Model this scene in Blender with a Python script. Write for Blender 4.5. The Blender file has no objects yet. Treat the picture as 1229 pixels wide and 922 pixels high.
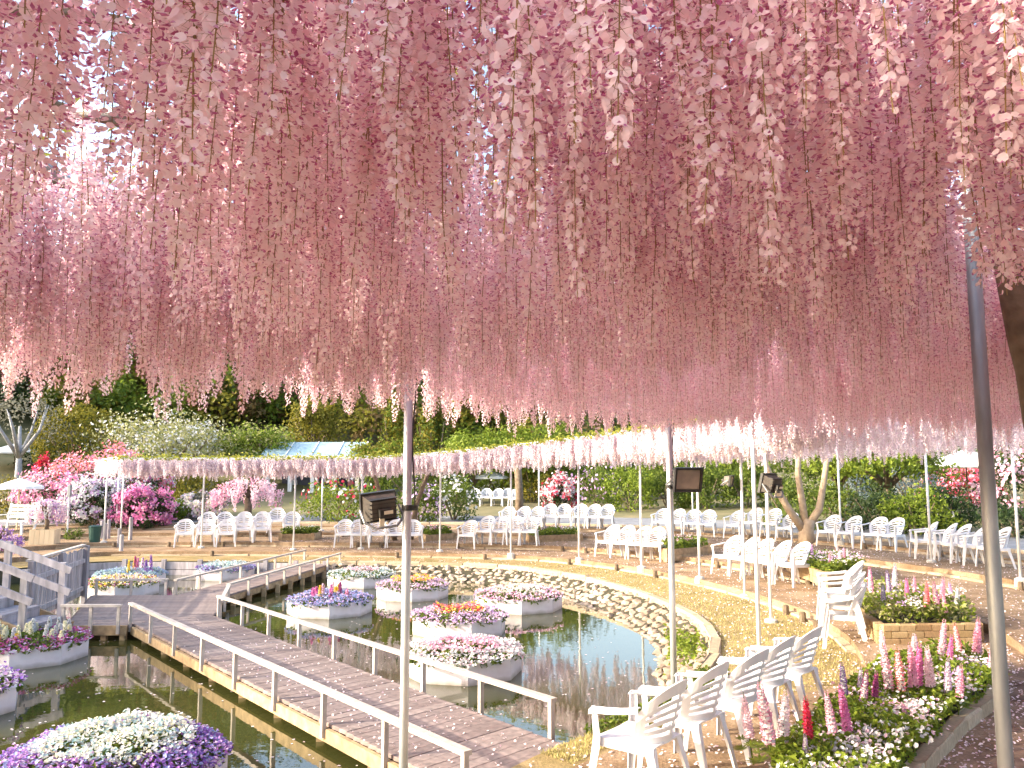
import bpy, bmesh, math, random
import numpy as np
from mathutils import Vector, Matrix, Euler

S = bpy.context.scene
COL = S.collection
R = math.radians
rng = np.random.default_rng(11)
random.seed(7)

# ------------------------------------------------------------------ camera, light, exposure
cam = bpy.data.cameras.new("camera"); cam.sensor_width = 36; cam.lens = 29.3
cam.clip_start = 0.05; cam.clip_end = 3000
co = bpy.data.objects.new("camera", cam); COL.objects.link(co)
co.location = (0, 0, 2.2); co.rotation_euler = (R(90 + 6.5), 0, 0)
S.camera = co
SUN_EL, SUN_AZ = R(22), R(256)          # azimuth clockwise from +Y: the sun stands left and slightly behind the camera
W = bpy.data.worlds.new("World"); S.world = W; W.use_nodes = True
wn = W.node_tree.nodes; bgn = wn["Background"]
sky = wn.new("ShaderNodeTexSky"); sky.sky_type = 'NISHITA'; sky.sun_disc = False
sky.sun_elevation = SUN_EL; sky.sun_rotation = SUN_AZ
sky.air_density = 1.0; sky.dust_density = 4.0; sky.ozone_density = .6; sky.altitude = 50
W.node_tree.links.new(sky.outputs[0], bgn.inputs[0]); bgn.inputs[1].default_value = 0.15
sl = bpy.data.lights.new("sun", 'SUN'); sl.energy = 2.1; sl.angle = R(0.5); sl.color = (1.0, 0.89, 0.71)
so = bpy.data.objects.new("sun", sl); COL.objects.link(so)
sv = Vector((math.sin(SUN_AZ) * math.cos(SUN_EL), math.cos(SUN_AZ) * math.cos(SUN_EL), math.sin(SUN_EL)))
so.rotation_euler = sv.to_track_quat('Z', 'Y').to_euler(); so.location = (-20, -8, 20)
S.view_settings.view_transform = 'Standard'; S.view_settings.look = 'None'
S.view_settings.exposure = 2.25; S.view_settings.gamma = 1.0
cy = S.cycles
cy.max_bounces = 14; cy.diffuse_bounces = 8; cy.glossy_bounces = 3; cy.transmission_bounces = 10
cy.transparent_max_bounces = 8; cy.use_denoising = True
cy.sample_clamp_indirect = 8

# ------------------------------------------------------------------ materials
def newmat(name):
    m = bpy.data.materials.new(name); m.use_nodes = True
    nt = m.node_tree
    return m, nt, nt.nodes["Principled BSDF"], nt.nodes["Material Output"]

def M(name, c1, c2=None, rough=.6, scale=6., bump=0., bscale=40., spec=.4, metal=0., detail=6., stretch=None, c3=None):
    m, nt, b, out = newmat(name)
    L = nt.links; N = nt.nodes
    b.inputs["Roughness"].default_value = rough; b.inputs["Metallic"].default_value = metal
    b.inputs["Specular IOR Level"].default_value = spec
    tc = N.new("ShaderNodeTexCoord"); src = tc.outputs["Object"]
    if stretch:
        mp = N.new("ShaderNodeMapping"); mp.inputs["Scale"].default_value = stretch
        L.new(src, mp.inputs[0]); src = mp.outputs[0]
    if c2 is None: b.inputs["Base Color"].default_value = (*c1, 1)
    else:
        n = N.new("ShaderNodeTexNoise"); n.inputs["Scale"].default_value = scale; n.inputs["Detail"].default_value = detail
        L.new(src, n.inputs["Vector"])
        r = N.new("ShaderNodeValToRGB"); r.color_ramp.elements[0].position = .33; r.color_ramp.elements[1].position = .67
        r.color_ramp.elements[0].color = (*c1, 1); r.color_ramp.elements[1].color = (*c2, 1)
        if c3:
            e = r.color_ramp.elements.new(.5); e.color = (*c3, 1)
        L.new(n.outputs[0], r.inputs[0]); L.new(r.outputs[0], b.inputs["Base Color"])
    if bump:
        n2 = N.new("ShaderNodeTexNoise"); n2.inputs["Scale"].default_value = bscale; n2.inputs["Detail"].default_value = 4
        L.new(src, n2.inputs["Vector"])
        bp = N.new("ShaderNodeBump"); bp.inputs["Strength"].default_value = bump; bp.inputs["Distance"].default_value = .02
        L.new(n2.outputs[0], bp.inputs["Height"]); L.new(bp.outputs[0], b.inputs["Normal"])
    return m

def GROUND(name, a, c, b_, pet=0.):
    """loose ground: broad patches, medium mottling and fine grit"""
    m, nt, b, out = newmat(name); N = nt.nodes; L = nt.links
    b.inputs["Roughness"].default_value = .95; b.inputs["Specular IOR Level"].default_value = .1
    tc = N.new("ShaderNodeTexCoord")
    def noise(sc, det, rough=.5):
        n = N.new("ShaderNodeTexNoise"); n.inputs["Scale"].default_value = sc; n.inputs["Detail"].default_value = det; n.inputs["Roughness"].default_value = rough
        L.new(tc.outputs["Object"], n.inputs["Vector"]); return n.outputs[0]
    r = N.new("ShaderNodeValToRGB"); e = r.color_ramp.elements; e[0].position = .32; e[1].position = .68; e[0].color = (*a, 1); e[1].color = (*b_, 1); e.new(.5).color = (*c, 1)
    L.new(noise(1.6, 14, .68), r.inputs[0])
    g = N.new("ShaderNodeMapRange"); g.inputs[1].default_value = .3; g.inputs[2].default_value = .7; g.inputs[3].default_value = .62; g.inputs[4].default_value = 1.32; fine = noise(38, 6, .7); L.new(fine, g.inputs[0])
    mx = N.new("ShaderNodeVectorMath"); mx.operation = 'SCALE'; L.new(r.outputs[0], mx.inputs[0]); L.new(g.outputs[0], mx.inputs["Scale"]); L.new(mx.outputs[0], b.inputs["Base Color"])
    bp = N.new("ShaderNodeBump"); bp.inputs["Strength"].default_value = .9; bp.inputs["Distance"].default_value = .025; L.new(fine, bp.inputs["Height"]); L.new(bp.outputs[0], b.inputs["Normal"])
    return m

def PIECE(name, cols, rough=.7, bump=.3, bscale=30., stretch=None, grain=.25):
    """timber / stone whose tone differs from piece to piece (object random) with a fine grain"""
    m, nt, b, out = newmat(name); L = nt.links; N = nt.nodes
    b.inputs["Roughness"].default_value = rough; b.inputs["Specular IOR Level"].default_value = .3
    oi = N.new("ShaderNodeObjectInfo"); r = N.new("ShaderNodeValToRGB")
    els = r.color_ramp.elements
    while len(els) < len(cols): els.new(.5)
    for i, c in enumerate(cols): els[i].position = i / max(1, len(cols) - 1); els[i].color = (*c, 1)
    L.new(oi.outputs["Random"], r.inputs[0])
    tc = N.new("ShaderNodeTexCoord"); mp = N.new("ShaderNodeMapping")
    mp.inputs["Scale"].default_value = stretch or (1, 1, 1); L.new(tc.outputs["Object"], mp.inputs[0])
    n = N.new("ShaderNodeTexNoise"); n.inputs["Scale"].default_value = bscale; n.inputs["Detail"].default_value = 5
    L.new(mp.outputs[0], n.inputs["Vector"])
    mr = N.new("ShaderNodeMapRange"); mr.inputs[1].default_value = .3; mr.inputs[2].default_value = .7
    mr.inputs[3].default_value = 1 - grain; mr.inputs[4].default_value = 1 + grain
    L.new(n.outputs[0], mr.inputs[0])
    mx = N.new("ShaderNodeVectorMath"); mx.operation = 'SCALE'
    L.new(r.outputs[0], mx.inputs[0]); L.new(mr.outputs[0], mx.inputs["Scale"]); L.new(mx.outputs[0], b.inputs["Base Color"])
    bp = N.new("ShaderNodeBump"); bp.inputs["Strength"].default_value = bump; bp.inputs["Distance"].default_value = .012
    L.new(n.outputs[0], bp.inputs["Height"]); L.new(bp.outputs[0], b.inputs["Normal"])
    return m

def LEAF(name, cols, trans=.4, rough=.55, spec=.25, tcol=None, objvar=0.):
    """leaves and petals: colour differs from leaf to leaf, light passes through"""
    m, nt, b, out = newmat(name); L = nt.links; N = nt.nodes
    b.inputs["Roughness"].default_value = rough; b.inputs["Specular IOR Level"].default_value = spec
    g = N.new("ShaderNodeNewGeometry"); r = N.new("ShaderNodeValToRGB"); els = r.color_ramp.elements
    while len(els) < len(cols): els.new(.5)
    for i, c in enumerate(cols): els[i].position = i / max(1, len(cols) - 1); els[i].color = (*c, 1)
    fac = g.outputs["Random Per Island"]
    if objvar:
        oi = N.new("ShaderNodeObjectInfo"); a = N.new("ShaderNodeMath"); a.operation = 'MULTIPLY_ADD'
        a.inputs[1].default_value = objvar; L.new(oi.outputs["Random"], a.inputs[0])
        s = N.new("ShaderNodeMath"); s.operation = 'MULTIPLY'; s.inputs[1].default_value = 1 - objvar
        L.new(fac, s.inputs[0]); L.new(s.outputs[0], a.inputs[2]); fac = a.outputs[0]
    L.new(fac, r.inputs[0]); L.new(r.outputs[0], b.inputs["Base Color"])
    t = N.new("ShaderNodeBsdfTranslucent"); mix = N.new("ShaderNodeMixShader"); mix.inputs[0].default_value = trans
    if tcol:
        mm = N.new("ShaderNodeMix"); mm.data_type = 'RGBA'; mm.inputs[0].default_value = .6
        L.new(r.outputs[0], mm.inputs[6]); mm.inputs[7].default_value = (*tcol, 1); L.new(mm.outputs[2], t.inputs[0])
    else: L.new(r.outputs[0], t.inputs[0])
    L.new(b.outputs[0], mix.inputs[1]); L.new(t.outputs[0], mix.inputs[2]); L.new(mix.outputs[0], out.inputs[0])
    return m

MAT = dict(
    petal=LEAF("wisteria_petal", [(.93, .74, .77), (.94, .81, .83), (.91, .68, .72), (.96, .88, .89)], .55, .6, .15, objvar=.35),
    keel=LEAF("wisteria_keel", [(.42, .10, .25), (.54, .20, .35), (.66, .34, .48)], .35, .5, .2),
    wstem=M("raceme_stem", (.20, .12, .04), (.30, .20, .06), .7, 12),
    petal2=LEAF("pale_petal", [(.80, .71, .76), (.84, .79, .82), (.76, .62, .69)], .45, .6, .15, objvar=.3),
    keel2=LEAF("pale_keel", [(.62, .40, .52), (.74, .56, .66)], .4, .5, .2),
    vleaf=LEAF("vine_leaf", [(.26, .28, .04), (.38, .37, .06), (.17, .20, .03)], .5),
    bark=M("bark", (.10, .07, .045), (.20, .15, .10), .9, 9, .6, 22),
    barkpale=M("pale_bark", (.32, .23, .15), (.44, .33, .22), .85, 9, .5, 22),
    barkgrey=M("grey_bark", (.25, .25, .26), (.4, .4, .42), .85, 9, .5, 22),
    galv=M("galvanised_steel", (.42, .44, .46), (.58, .60, .62), .42, 14, .05, 60, .5, .55, stretch=(1, 1, .3)),
    galvd=M("weathered_steel", (.16, .17, .18), (.34, .35, .36), .5, 10, .08, 60, .5, .5, stretch=(1, 1, .25)),
    palepost=M("pale_painted_steel", (.60, .60, .60), (.72, .72, .71), .45, 10, .04, 60, .4, stretch=(1, 1, .3)),
    concrete=M("concrete", (.42, .40, .37), (.54, .52, .48), .85, 10, .3, 40),
    plastic=M("white_plastic", (.64, .63, .65), (.72, .71, .72), .42, 5, .0, 40, .45),
    foam=M("white_planter_board", (.55, .49, .51), (.68, .64, .65), .6, 3, .08, 30),
    soil=M("soil", (.035, .025, .015), (.07, .05, .03), .95, 12, .6, 30),
    gravel=GROUND("gravel", (.18, .115, .065), (.29, .20, .125), (.41, .30, .20)),
    lawn=GROUND("dry_lawn", (.20, .155, .06), (.30, .225, .105), (.40, .30, .165)),
    asphalt=M("asphalt", (.17, .17, .18), (.24, .24, .25), .9, 4, .4, 60),
    earth=M("earth", (.10, .10, .04), (.22, .18, .09), .95, .6, .6, 20),
    bedsoil=M("pond_mud", (.03, .03, .015), (.06, .05, .03), .9, 3),
    fabric=M("umbrella_cloth", (.78, .78, .77), (.84, .84, .84), .8, 3),
    black=M("black_metal", (.015, .015, .016), (.04, .038, .036), .45, 8, .1, 40),
    alu=M("cast_aluminium", (.06, .05, .045), (.10, .09, .08), .5, 8, .1, 40, .5, .4),
    lampglass=M("lamp_glass", (.20, .17, .14), (.34, .28, .22), .12, 5, .03, 9, .6),
    paper=M("paper_tag", (.62, .55, .42), (.7, .64, .52), .8, 12),
    bluepaint=M("blue_paint", (.06, .14, .30), (.10, .20, .36), .5, 8, .1, 40),
    greenbin=M("green_plastic", (.012, .05, .04), (.018, .07, .055), .5, 5),
    whitewood=M("white_painted_wood", (.62, .60, .58), (.76, .75, .73), .6, 9, .15, 30, stretch=(1, 1, .2)),
    boxwood=M("pale_planter_wood", (.62, .48, .30), (.72, .58, .38), .7, 7, .2, 30, stretch=(1, 1, .15)),
    glassroof=M("roof_glass", (.27, .40, .46), (.34, .46, .53), .18, 1.5, .02, 3, .6),
    darkin=M("shop_interior", (.05, .05, .07), (.11, .10, .12), .9, 2),
    wall=M("render_wall", (.50, .44, .44), (.60, .55, .54), .85, 3),
    petallit=LEAF("fallen_petal", [(.85, .66, .70), (.88, .78, .78), (.80, .56, .62)], .15),
    grassb=LEAF("grass_blade", [(.46, .38, .16), (.34, .33, .10), (.56, .45, .24)], .3),
    plank=PIECE("deck_timber", [(.16, .118, .108), (.215, .165, .15), (.185, .14, .128), (.26, .205, .185)], .75, .5, 14, (1, 1, 1), .3),
    rail=PIECE("rail_timber", [(.38, .33, .29), (.48, .42, .38)], .7, .3, 14, (1, 1, 1), .15),
    beam=PIECE("beam_timber", [(.30, .20, .11), (.39, .28, .16)], .75, .4, 10, (1, 1, 1), .3),
    greyplank=PIECE("grey_timber", [(.24, .22, .24), (.34, .31, .33), (.28, .26, .27)], .8, .4, 12, (1, 1, .2), .3),
    kerb=PIECE("kerb_stone", [(.34, .27, .18), (.42, .34, .24), (.28, .21, .13)], .85, .5, 22, None, .2),
    brick=PIECE("tan_brick", [(.33, .23, .11), (.42, .31, .17), (.28, .18, .09), (.38, .26, .14)], .85, .5, 28, None, .2),
    stone=PIECE("bank_stone", [(.22, .16, .115), (.34, .265, .20), (.27, .205, .155), (.40, .32, .25)], .85, .7, 16, None, .3),
)

def GREEN(name, a, b, c, t=.4): return LEAF(name, [a, b, c], t)
MAT.update(
    g_bright=GREEN("bright_leaf", (.15, .21, .02), (.22, .27, .03), (.10, .16, .02)),
    g_mid=GREEN("mid_leaf", (.09, .14, .02), (.16, .20, .03), (.05, .09, .015)),
    g_dark=GREEN("dark_leaf", (.03, .06, .02), (.06, .09, .025), (.02, .04, .015)),
    g_olive=GREEN("olive_leaf", (.17, .165, .02), (.25, .22, .03), (.10, .10, .015)),
    g_pale=GREEN("pale_leaf", (.30, .31, .10), (.42, .40, .20), (.18, .21, .05)),
    g_gold=GREEN("gold_green_leaf", (.14, .14, .015), (.28, .23, .025), (.06, .075, .01)),
    g_rust=GREEN("rust_leaf", (.17, .11, .04), (.22, .15, .06), (.12, .09, .03)),
    g_grey=GREEN("grey_leaf", (.18, .18, .12), (.26, .25, .20), (.12, .12, .07)),
    g_blue=GREEN("blue_grey_leaf", (.24, .30, .30), (.34, .40, .42), (.14, .19, .18)),
    f_white=LEAF("white_flower", [(.66, .65, .64), (.76, .75, .71), (.56, .56, .60)], .3),
    f_cream=LEAF("cream_flower", [(.80, .76, .52), (.85, .82, .68)], .3),
    f_pink=LEAF("pink_flower", [(.75, .34, .48), (.82, .50, .60), (.70, .25, .40)], .3),
    f_palepink=LEAF("pale_pink_flower", [(.80, .58, .64), (.84, .68, .72), (.76, .48, .56)], .3),
    f_magenta=LEAF("magenta_flower", [(.66, .17, .42), (.76, .32, .54), (.60, .12, .34)], .3),
    f_coral=LEAF("coral_flower", [(.75, .20, .22), (.80, .34, .30), (.72, .14, .26)], .3),
    f_red=LEAF("red_flower", [(.55, .02, .05), (.68, .05, .09), (.62, .04, .14)], .25),
    f_yellow=LEAF("yellow_flower", [(.78, .56, .05), (.80, .66, .14), (.75, .45, .04)], .3),
    f_lilac=LEAF("lilac_flower", [(.55, .36, .60), (.66, .48, .66), (.48, .28, .54)], .3),
    f_purple=LEAF("purple_flower", [(.22, .10, .40), (.30, .16, .50), (.36, .14, .40)], .25),
    f_blue=LEAF("blue_flower", [(.30, .34, .60), (.42, .46, .68), (.24, .26, .50)], .25),
    f_plum=LEAF("plum_flower", [(.34, .05, .20), (.44, .10, .30), (.40, .08, .14)], .25),
    f_teal=LEAF("pale_teal_flower", [(.34, .50, .50), (.48, .62, .62), (.28, .42, .46)], .25),
)

def side_path_tone():
    """the trodden path at the right is a browner earth than the terrace gravel"""
    nt = MAT["gravel"].node_tree; N = nt.nodes; L = nt.links; b = N["Principled BSDF"]
    old = b.inputs["Base Color"].links[0].from_socket
    tc = N.new("ShaderNodeTexCoord"); sx = N.new("ShaderNodeSeparateXYZ"); L.new(tc.outputs["Object"], sx.inputs[0])
    n = N.new("ShaderNodeTexNoise"); n.inputs["Scale"].default_value = 1.4; n.inputs["Detail"].default_value = 8; L.new(tc.outputs["Object"], n.inputs["Vector"])
    def ma(op, a, b_):
        m = N.new("ShaderNodeMath"); m.operation = op
        for i, v in enumerate((a, b_)):
            if isinstance(v, (int, float)): m.inputs[i].default_value = v
            else: L.new(v, m.inputs[i])
        return m.outputs[0]
    v = ma('ADD', ma('SUBTRACT', sx.outputs[0], ma('MULTIPLY', sx.outputs[1], .63)), .80)
    v = ma('ADD', v, ma('MULTIPLY', ma('SUBTRACT', n.outputs[0], .5), 1.2))
    r = N.new("ShaderNodeMapRange"); r.inputs[1].default_value = .05; r.inputs[2].default_value = .45; L.new(v, r.inputs[0])
    q = N.new("ShaderNodeMapRange"); q.inputs[1].default_value = 13.5; q.inputs[2].default_value = 9.0; L.new(sx.outputs[1], q.inputs[0])
    f = ma('MULTIPLY', r.outputs[0], q.outputs[0])
    c = N.new("ShaderNodeValToRGB"); e = c.color_ramp.elements; e[0].position = .3; e[1].position = .7; e[0].color = (.11, .068, .05, 1); e[1].color = (.28, .19, .14, 1)
    n2 = N.new("ShaderNodeTexNoise"); n2.inputs["Scale"].default_value = 3.2; n2.inputs["Detail"].default_value = 14; L.new(tc.outputs["Object"], n2.inputs["Vector"]); L.new(n2.outputs[0], c.inputs[0])
    mx = N.new("ShaderNodeMix"); mx.data_type = 'RGBA'; L.new(f, mx.inputs[0]); L.new(old, mx.inputs[6]); L.new(c.outputs[0], mx.inputs[7]); L.new(mx.outputs[2], b.inputs["Base Color"])
side_path_tone()

def waterline(mat, z0, z1, col):
    """algae and silt stain on boards standing in the pond, uneven along its upper edge"""
    nt = MAT[mat].node_tree; N = nt.nodes; L = nt.links; b = N["Principled BSDF"]; old = b.inputs["Base Color"].links[0].from_socket
    tc = N.new("ShaderNodeTexCoord"); sx = N.new("ShaderNodeSeparateXYZ"); L.new(tc.outputs["Object"], sx.inputs[0])
    n = N.new("ShaderNodeTexNoise"); n.inputs["Scale"].default_value = 9; n.inputs["Detail"].default_value = 6; L.new(tc.outputs["Object"], n.inputs["Vector"])
    a = N.new("ShaderNodeMath"); a.operation = 'MULTIPLY_ADD'; a.inputs[1].default_value = -.09; L.new(n.outputs[0], a.inputs[0]); L.new(sx.outputs[2], a.inputs[2])
    r = N.new("ShaderNodeMapRange"); r.inputs[1].default_value = z1; r.inputs[2].default_value = z0; L.new(a.outputs[0], r.inputs[0])
    mx = N.new("ShaderNodeMix"); mx.data_type = 'RGBA'; mx.inputs[7].default_value = (*col, 1)
    q = N.new("ShaderNodeMath"); q.operation = 'MULTIPLY'; q.inputs[1].default_value = .75; L.new(r.outputs[0], q.inputs[0])
    L.new(q.outputs[0], mx.inputs[0]); L.new(old, mx.inputs[6]); L.new(mx.outputs[2], b.inputs["Base Color"])
waterline("foam", -.06, .03, (.20, .17, .10))

# ------------------------------------------------------------------ mesh helpers
class MB:
    def __init__(s): s.v = []; s.f = []; s.n = 0
    def add(s, V, F, mat=0):
        V = np.asarray(V, float).reshape(-1, 3); F = np.asarray(F, int)
        s.f.append((F + s.n, mat)); s.v.append(V); s.n += len(V)
        return s
    def xform(s, M4):
        A = np.array(M4)
        s.v = [v @ A[:3, :3].T + A[:3, 3] for v in s.v]; return s
    def mesh(s, name, mats, smooth=False):
        me = bpy.data.meshes.new(name)
        V = np.concatenate(s.v) if s.v else np.zeros((0, 3))
        me.vertices.add(len(V)); me.vertices.foreach_set("co", V.ravel())
        ls = []; st = []; mi = []; tot = 0
        for F, m in s.f:
            if not len(F): continue
            k = F.shape[1]; ls.append(F.ravel()); st.append(tot + np.arange(len(F)) * k); mi.append(np.full(len(F), m)); tot += F.size
        ls = np.concatenate(ls); st = np.concatenate(st); mi = np.concatenate(mi)
        me.loops.add(len(ls)); me.loops.foreach_set("vertex_index", ls.astype(np.int32))
        me.polygons.add(len(st)); me.polygons.foreach_set("loop_start", st.astype(np.int32))
        me.polygons.foreach_set("material_index", mi.astype(np.int32))
        me.polygons.foreach_set("use_smooth", np.full(len(st), bool(smooth)))
        for m in (mats if isinstance(mats, (list, tuple)) else [mats]): me.materials.append(MAT[m] if isinstance(m, str) else m)
        me.update(calc_edges=True)
        return me
    def build(s, name, mats, parent=None, smooth=False, kind=None):
        return link(name, s.mesh(name, mats, smooth), parent, kind)

def link(name, me, parent=None, kind=None):
    o = bpy.data.objects.new(name, me); COL.objects.link(o)
    if parent is not None: o.parent = parent
    if kind: o["kind"] = kind
    return o
def tag(o, label, cat, group=None):
    o["label"] = label; o["category"] = cat
    if group: o["group"] = group
    return o
def thing(name, label, cat, loc=(0, 0, 0), rz=0., group=None):
    o = bpy.data.objects.new(name, None); COL.objects.link(o)
    o.location = loc; o.rotation_euler = (0, 0, rz); o.empty_display_size = .2
    return tag(o, label, cat, group)
def dup(root, loc, rz, label, group=None, scale=None):
    r = root.copy(); COL.objects.link(r); r.location = loc; r.rotation_euler = (0, 0, rz); r["label"] = label
    if group: r["group"] = group
    if scale: r.scale = scale
    for ch in root.children:
        c = ch.copy(); COL.objects.link(c); c.parent = r
        for g in ch.children:
            d = g.copy(); COL.objects.link(d); d.parent = c
    return r

BOXF = [(0, 3, 2, 1), (4, 5, 6, 7), (0, 1, 5, 4), (1, 2, 6, 5), (2, 3, 7, 6), (3, 0, 4, 7)]
def box(mb, c, s, rz=0., mat=0, jit=0.):
    x, y, z = s[0] / 2, s[1] / 2, s[2] / 2
    V = np.array([(-x, -y, -z), (x, -y, -z), (x, y, -z), (-x, y, -z), (-x, -y, z), (x, -y, z), (x, y, z), (-x, y, z)])
    if jit: V = V + rng.uniform(-jit, jit, V.shape)
    a, b = math.cos(rz), math.sin(rz)
    V = np.c_[V[:, 0] * a - V[:, 1] * b, V[:, 0] * b + V[:, 1] * a, V[:, 2]] + np.array(c)
    mb.add(V, BOXF, mat); return mb
def bbox(mb, c, s, bev=.01, rz=0., mat=0):
    """box with chamfered upper and vertical edges"""
    x, y, z = s[0] / 2, s[1] / 2, s[2] / 2; b = min(bev, x * .5, y * .5, z * .5)
    def ring(x, y, q, zz): return [(-x + q, -y, zz), (x - q, -y, zz), (x, -y + q, zz), (x, y - q, zz), (x - q, y, zz), (-x + q, y, zz), (-x, y - q, zz), (-x, -y + q, zz)]
    V = ring(x, y, b, -z) + ring(x, y, b, z - b) + ring(x - b, y - b, b * .5, z)
    V = np.array(V); a, s_ = math.cos(rz), math.sin(rz)
    V = np.c_[V[:, 0] * a - V[:, 1] * s_, V[:, 0] * s_ + V[:, 1] * a, V[:, 2]] + np.array(c)
    F = []
    for k in range(2):
        for i in range(8): F.append((k * 8 + i, k * 8 + (i + 1) % 8, k * 8 + 8 + (i + 1) % 8, k * 8 + 8 + i))
    mb.add(V, F, mat); mb.f.append((np.array([[mb.n - 8 + i for i in range(8)]]), mat)); mb.f.append((np.array([[mb.n - 17 - i for i in range(8)]]), mat))
    return mb
def obar(mb, p, q, w, h, mat=0, up=(0, 0, 1)):
    """rectangular bar from p to q, w across, h along up"""
    p = np.array(p, float); q = np.array(q, float); d = q - p; d /= np.linalg.norm(d)
    u = np.array(up, float); sd = np.cross(d, u); n = np.linalg.norm(sd)
    if n < 1e-6: sd = np.array([1., 0, 0]); n = 1
    sd /= n; u = np.cross(sd, d); V = []
    for e in (p, q):
        for a, b in ((-1, -1), (1, -1), (1, 1), (-1, 1)): V.append(e + sd * a * w / 2 + u * b * h / 2)
    mb.add(V, [(0, 1, 2, 3), (7, 6, 5, 4), (0, 4, 5, 1), (1, 5, 6, 2), (2, 6, 7, 3), (3, 7, 4, 0)], mat); return mb
def tube(mb, pts, rad, n=6, mat=0, cap=True):
    pts = np.array(pts, float); m = len(pts)
    rad = np.full(m, rad) if np.isscalar(rad) else np.array(rad)
    V = []; prev = None
    for i in range(m):
        d = pts[min(i + 1, m - 1)] - pts[max(i - 1, 0)]; d = d / (np.linalg.norm(d) + 1e-9)
        ref = np.array([1., 0, 0]) if abs(d[0]) < .9 else np.array([0, 1., 0])
        if prev is not None: ref = prev
        a = ref - d * ref.dot(d); a /= np.linalg.norm(a); b = np.cross(d, a); prev = a
        t = np.arange(n) * 2 * math.pi / n
        V.append(pts[i] + rad[i] * (np.cos(t)[:, None] * a + np.sin(t)[:, None] * b))
    F = [(i * n + j, i * n + (j + 1) % n, (i + 1) * n + (j + 1) % n, (i + 1) * n + j) for i in range(m - 1) for j in range(n)]
    k0 = mb.n; mb.add(np.concatenate(V), F, mat)
    if cap:
        mb.f.append((np.array([[k0 + n - 1 - j for j in range(n)]]), mat))
        mb.f.append((np.array([[k0 + (m - 1) * n + j for j in range(n)]]), mat))
    return mb

def frames(n, nrm=None, spread=1.0):
    """n random orthonormal frames; normals near nrm if given"""
    N = rng.normal(size=(n, 3)) * spread
    if nrm is not None: N = N + nrm
    N /= np.linalg.norm(N, axis=1)[:, None] + 1e-9
    T = rng.normal(size=(n, 3)); T -= N * (T * N).sum(1)[:, None]; T /= np.linalg.norm(T, axis=1)[:, None] + 1e-9
    return N, T, np.cross(N, T)
def leaves(mb, P, size, mat=0, nrm=None, spread=1.0, ratio=.6, fold=.15):
    """a folded diamond leaf at every point"""
    n = len(P)
    if n == 0: return mb
    N, T, B = frames(n, nrm, spread)
    s = (np.full(n, size) if np.isscalar(size) else size)[:, None] * rng.uniform(.7, 1.25, (n, 1))
    a = P - T * s * .5; b = P + B * s * ratio * .5 + N * s * fold; c = P + T * s * .5; d = P - B * s * ratio * .5 + N * s * fold
    V = np.stack([a, b, c, d], 1).reshape(-1, 3); i = np.arange(n)[:, None] * 4
    mb.add(V, np.concatenate([i + np.array([[0, 1, 2]]), i + np.array([[0, 2, 3]])]), mat); return mb
def florets(mb, P, size, mat=0, nrm=None, spread=.5, k=5, cup=.35):
    """small cupped flowers: a k-sided shallow cone"""
    n = len(P)
    if n == 0: return mb
    N, T, B = frames(n, nrm, spread)
    s = (np.full(n, size) if np.isscalar(size) else size)[:, None] * rng.uniform(.75, 1.2, (n, 1)) * .5
    VV = [P - N * s * cup]
    for j in range(k):
        t = 2 * math.pi * j / k; rr = 1.0 if j % 2 == 0 else .82
        VV.append(P + (T * math.cos(t) + B * math.sin(t)) * s * rr)
    V = np.stack(VV, 1).reshape(-1, 3); i = np.arange(n)[:, None] * (k + 1)
    F = np.concatenate([i + np.array([[0, 1 + j, 1 + (j + 1) % k]]) for j in range(k)])
    mb.add(V, F, mat); return mb

# ------------------------------------------------------------------ the lie of the land
POND = [(-12, 5), (-9, 1.5), (-4, 2.5), (-1, 5.2), (.26, 7.1), (1.2, 8.1), (1.7, 8.8), (2.4, 10.2), (2.8, 11.6), (3.0, 13.3), (2.8, 15.2), (2.3, 17.3), (1.64, 19.1),
        (.8, 20.5), (-.3, 21.6), (-2.5, 22.2), (-4.6, 22.4), (-7, 22.8), (-11, 23), (-13, 20), (-13, 10)]
CX, CY = -4.8, 13.0
def _r0(th):
    dx, dy = math.cos(th), math.sin(th); best = 0
    for i in range(len(POND)):
        ax, ay = POND[i][0] - CX, POND[i][1] - CY; bx, by = POND[(i + 1) % len(POND)][0] - CX, POND[(i + 1) % len(POND)][1] - CY
        ex, ey = bx - ax, by - ay; den = dx * ey - dy * ex
        if abs(den) < 1e-9: continue
        t = (ax * ey - ay * ex) / den; s = (ax * dy - ay * dx) / den
        if t > 0 and -1e-6 <= s <= 1 + 1e-6: best = max(best, t)
    return best
NT = 360
RT = np.array([_r0(2 * math.pi * i / NT) for i in range(NT)])
_k = np.hanning(13); _k /= _k.sum(); RT = np.convolve(np.r_[RT[-6:], RT, RT[:6]], _k, 'valid')
def ss(a, b, x):
    t = min(1., max(0., (x - a) / (b - a))); return t * t * (3 - 2 * t)
def rad(th):
    t = (th % (2 * math.pi)) / (2 * math.pi) * NT; i = int(t) % NT; f = t - int(t); return RT[i] * (1 - f) + RT[(i + 1) % NT] * f
STEPS = [(1.7, .12), (3.6, .13), (6.3, .13), (8.6, .10)]
def off(x, y): return math.hypot(x - CX, y - CY) - rad(math.atan2(y - CY, x - CX))
def ring(th, o):
    r = rad(th) + o; return CX + r * math.cos(th), CY + r * math.sin(th)
def hill(x, y):
    d = math.hypot(x, y); az = math.atan2(x, y)
    A = 2.0 + (15.0 * (1 - ss(-.32, .16, az)) if y > 0 else 0)
    return A * ss(42, 95, d)
def H(x, y, o=None, eps=0.):
    o = off(x, y) if o is None else o
    f = ss(8.5, 11.5, y)
    z = sum(h for a, h in STEPS if o > a + eps) * f
    z += .055 * max(0, o - 10) if o < 22 else .66 + .02 * (o - 22)
    return z + hill(x, y)
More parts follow.
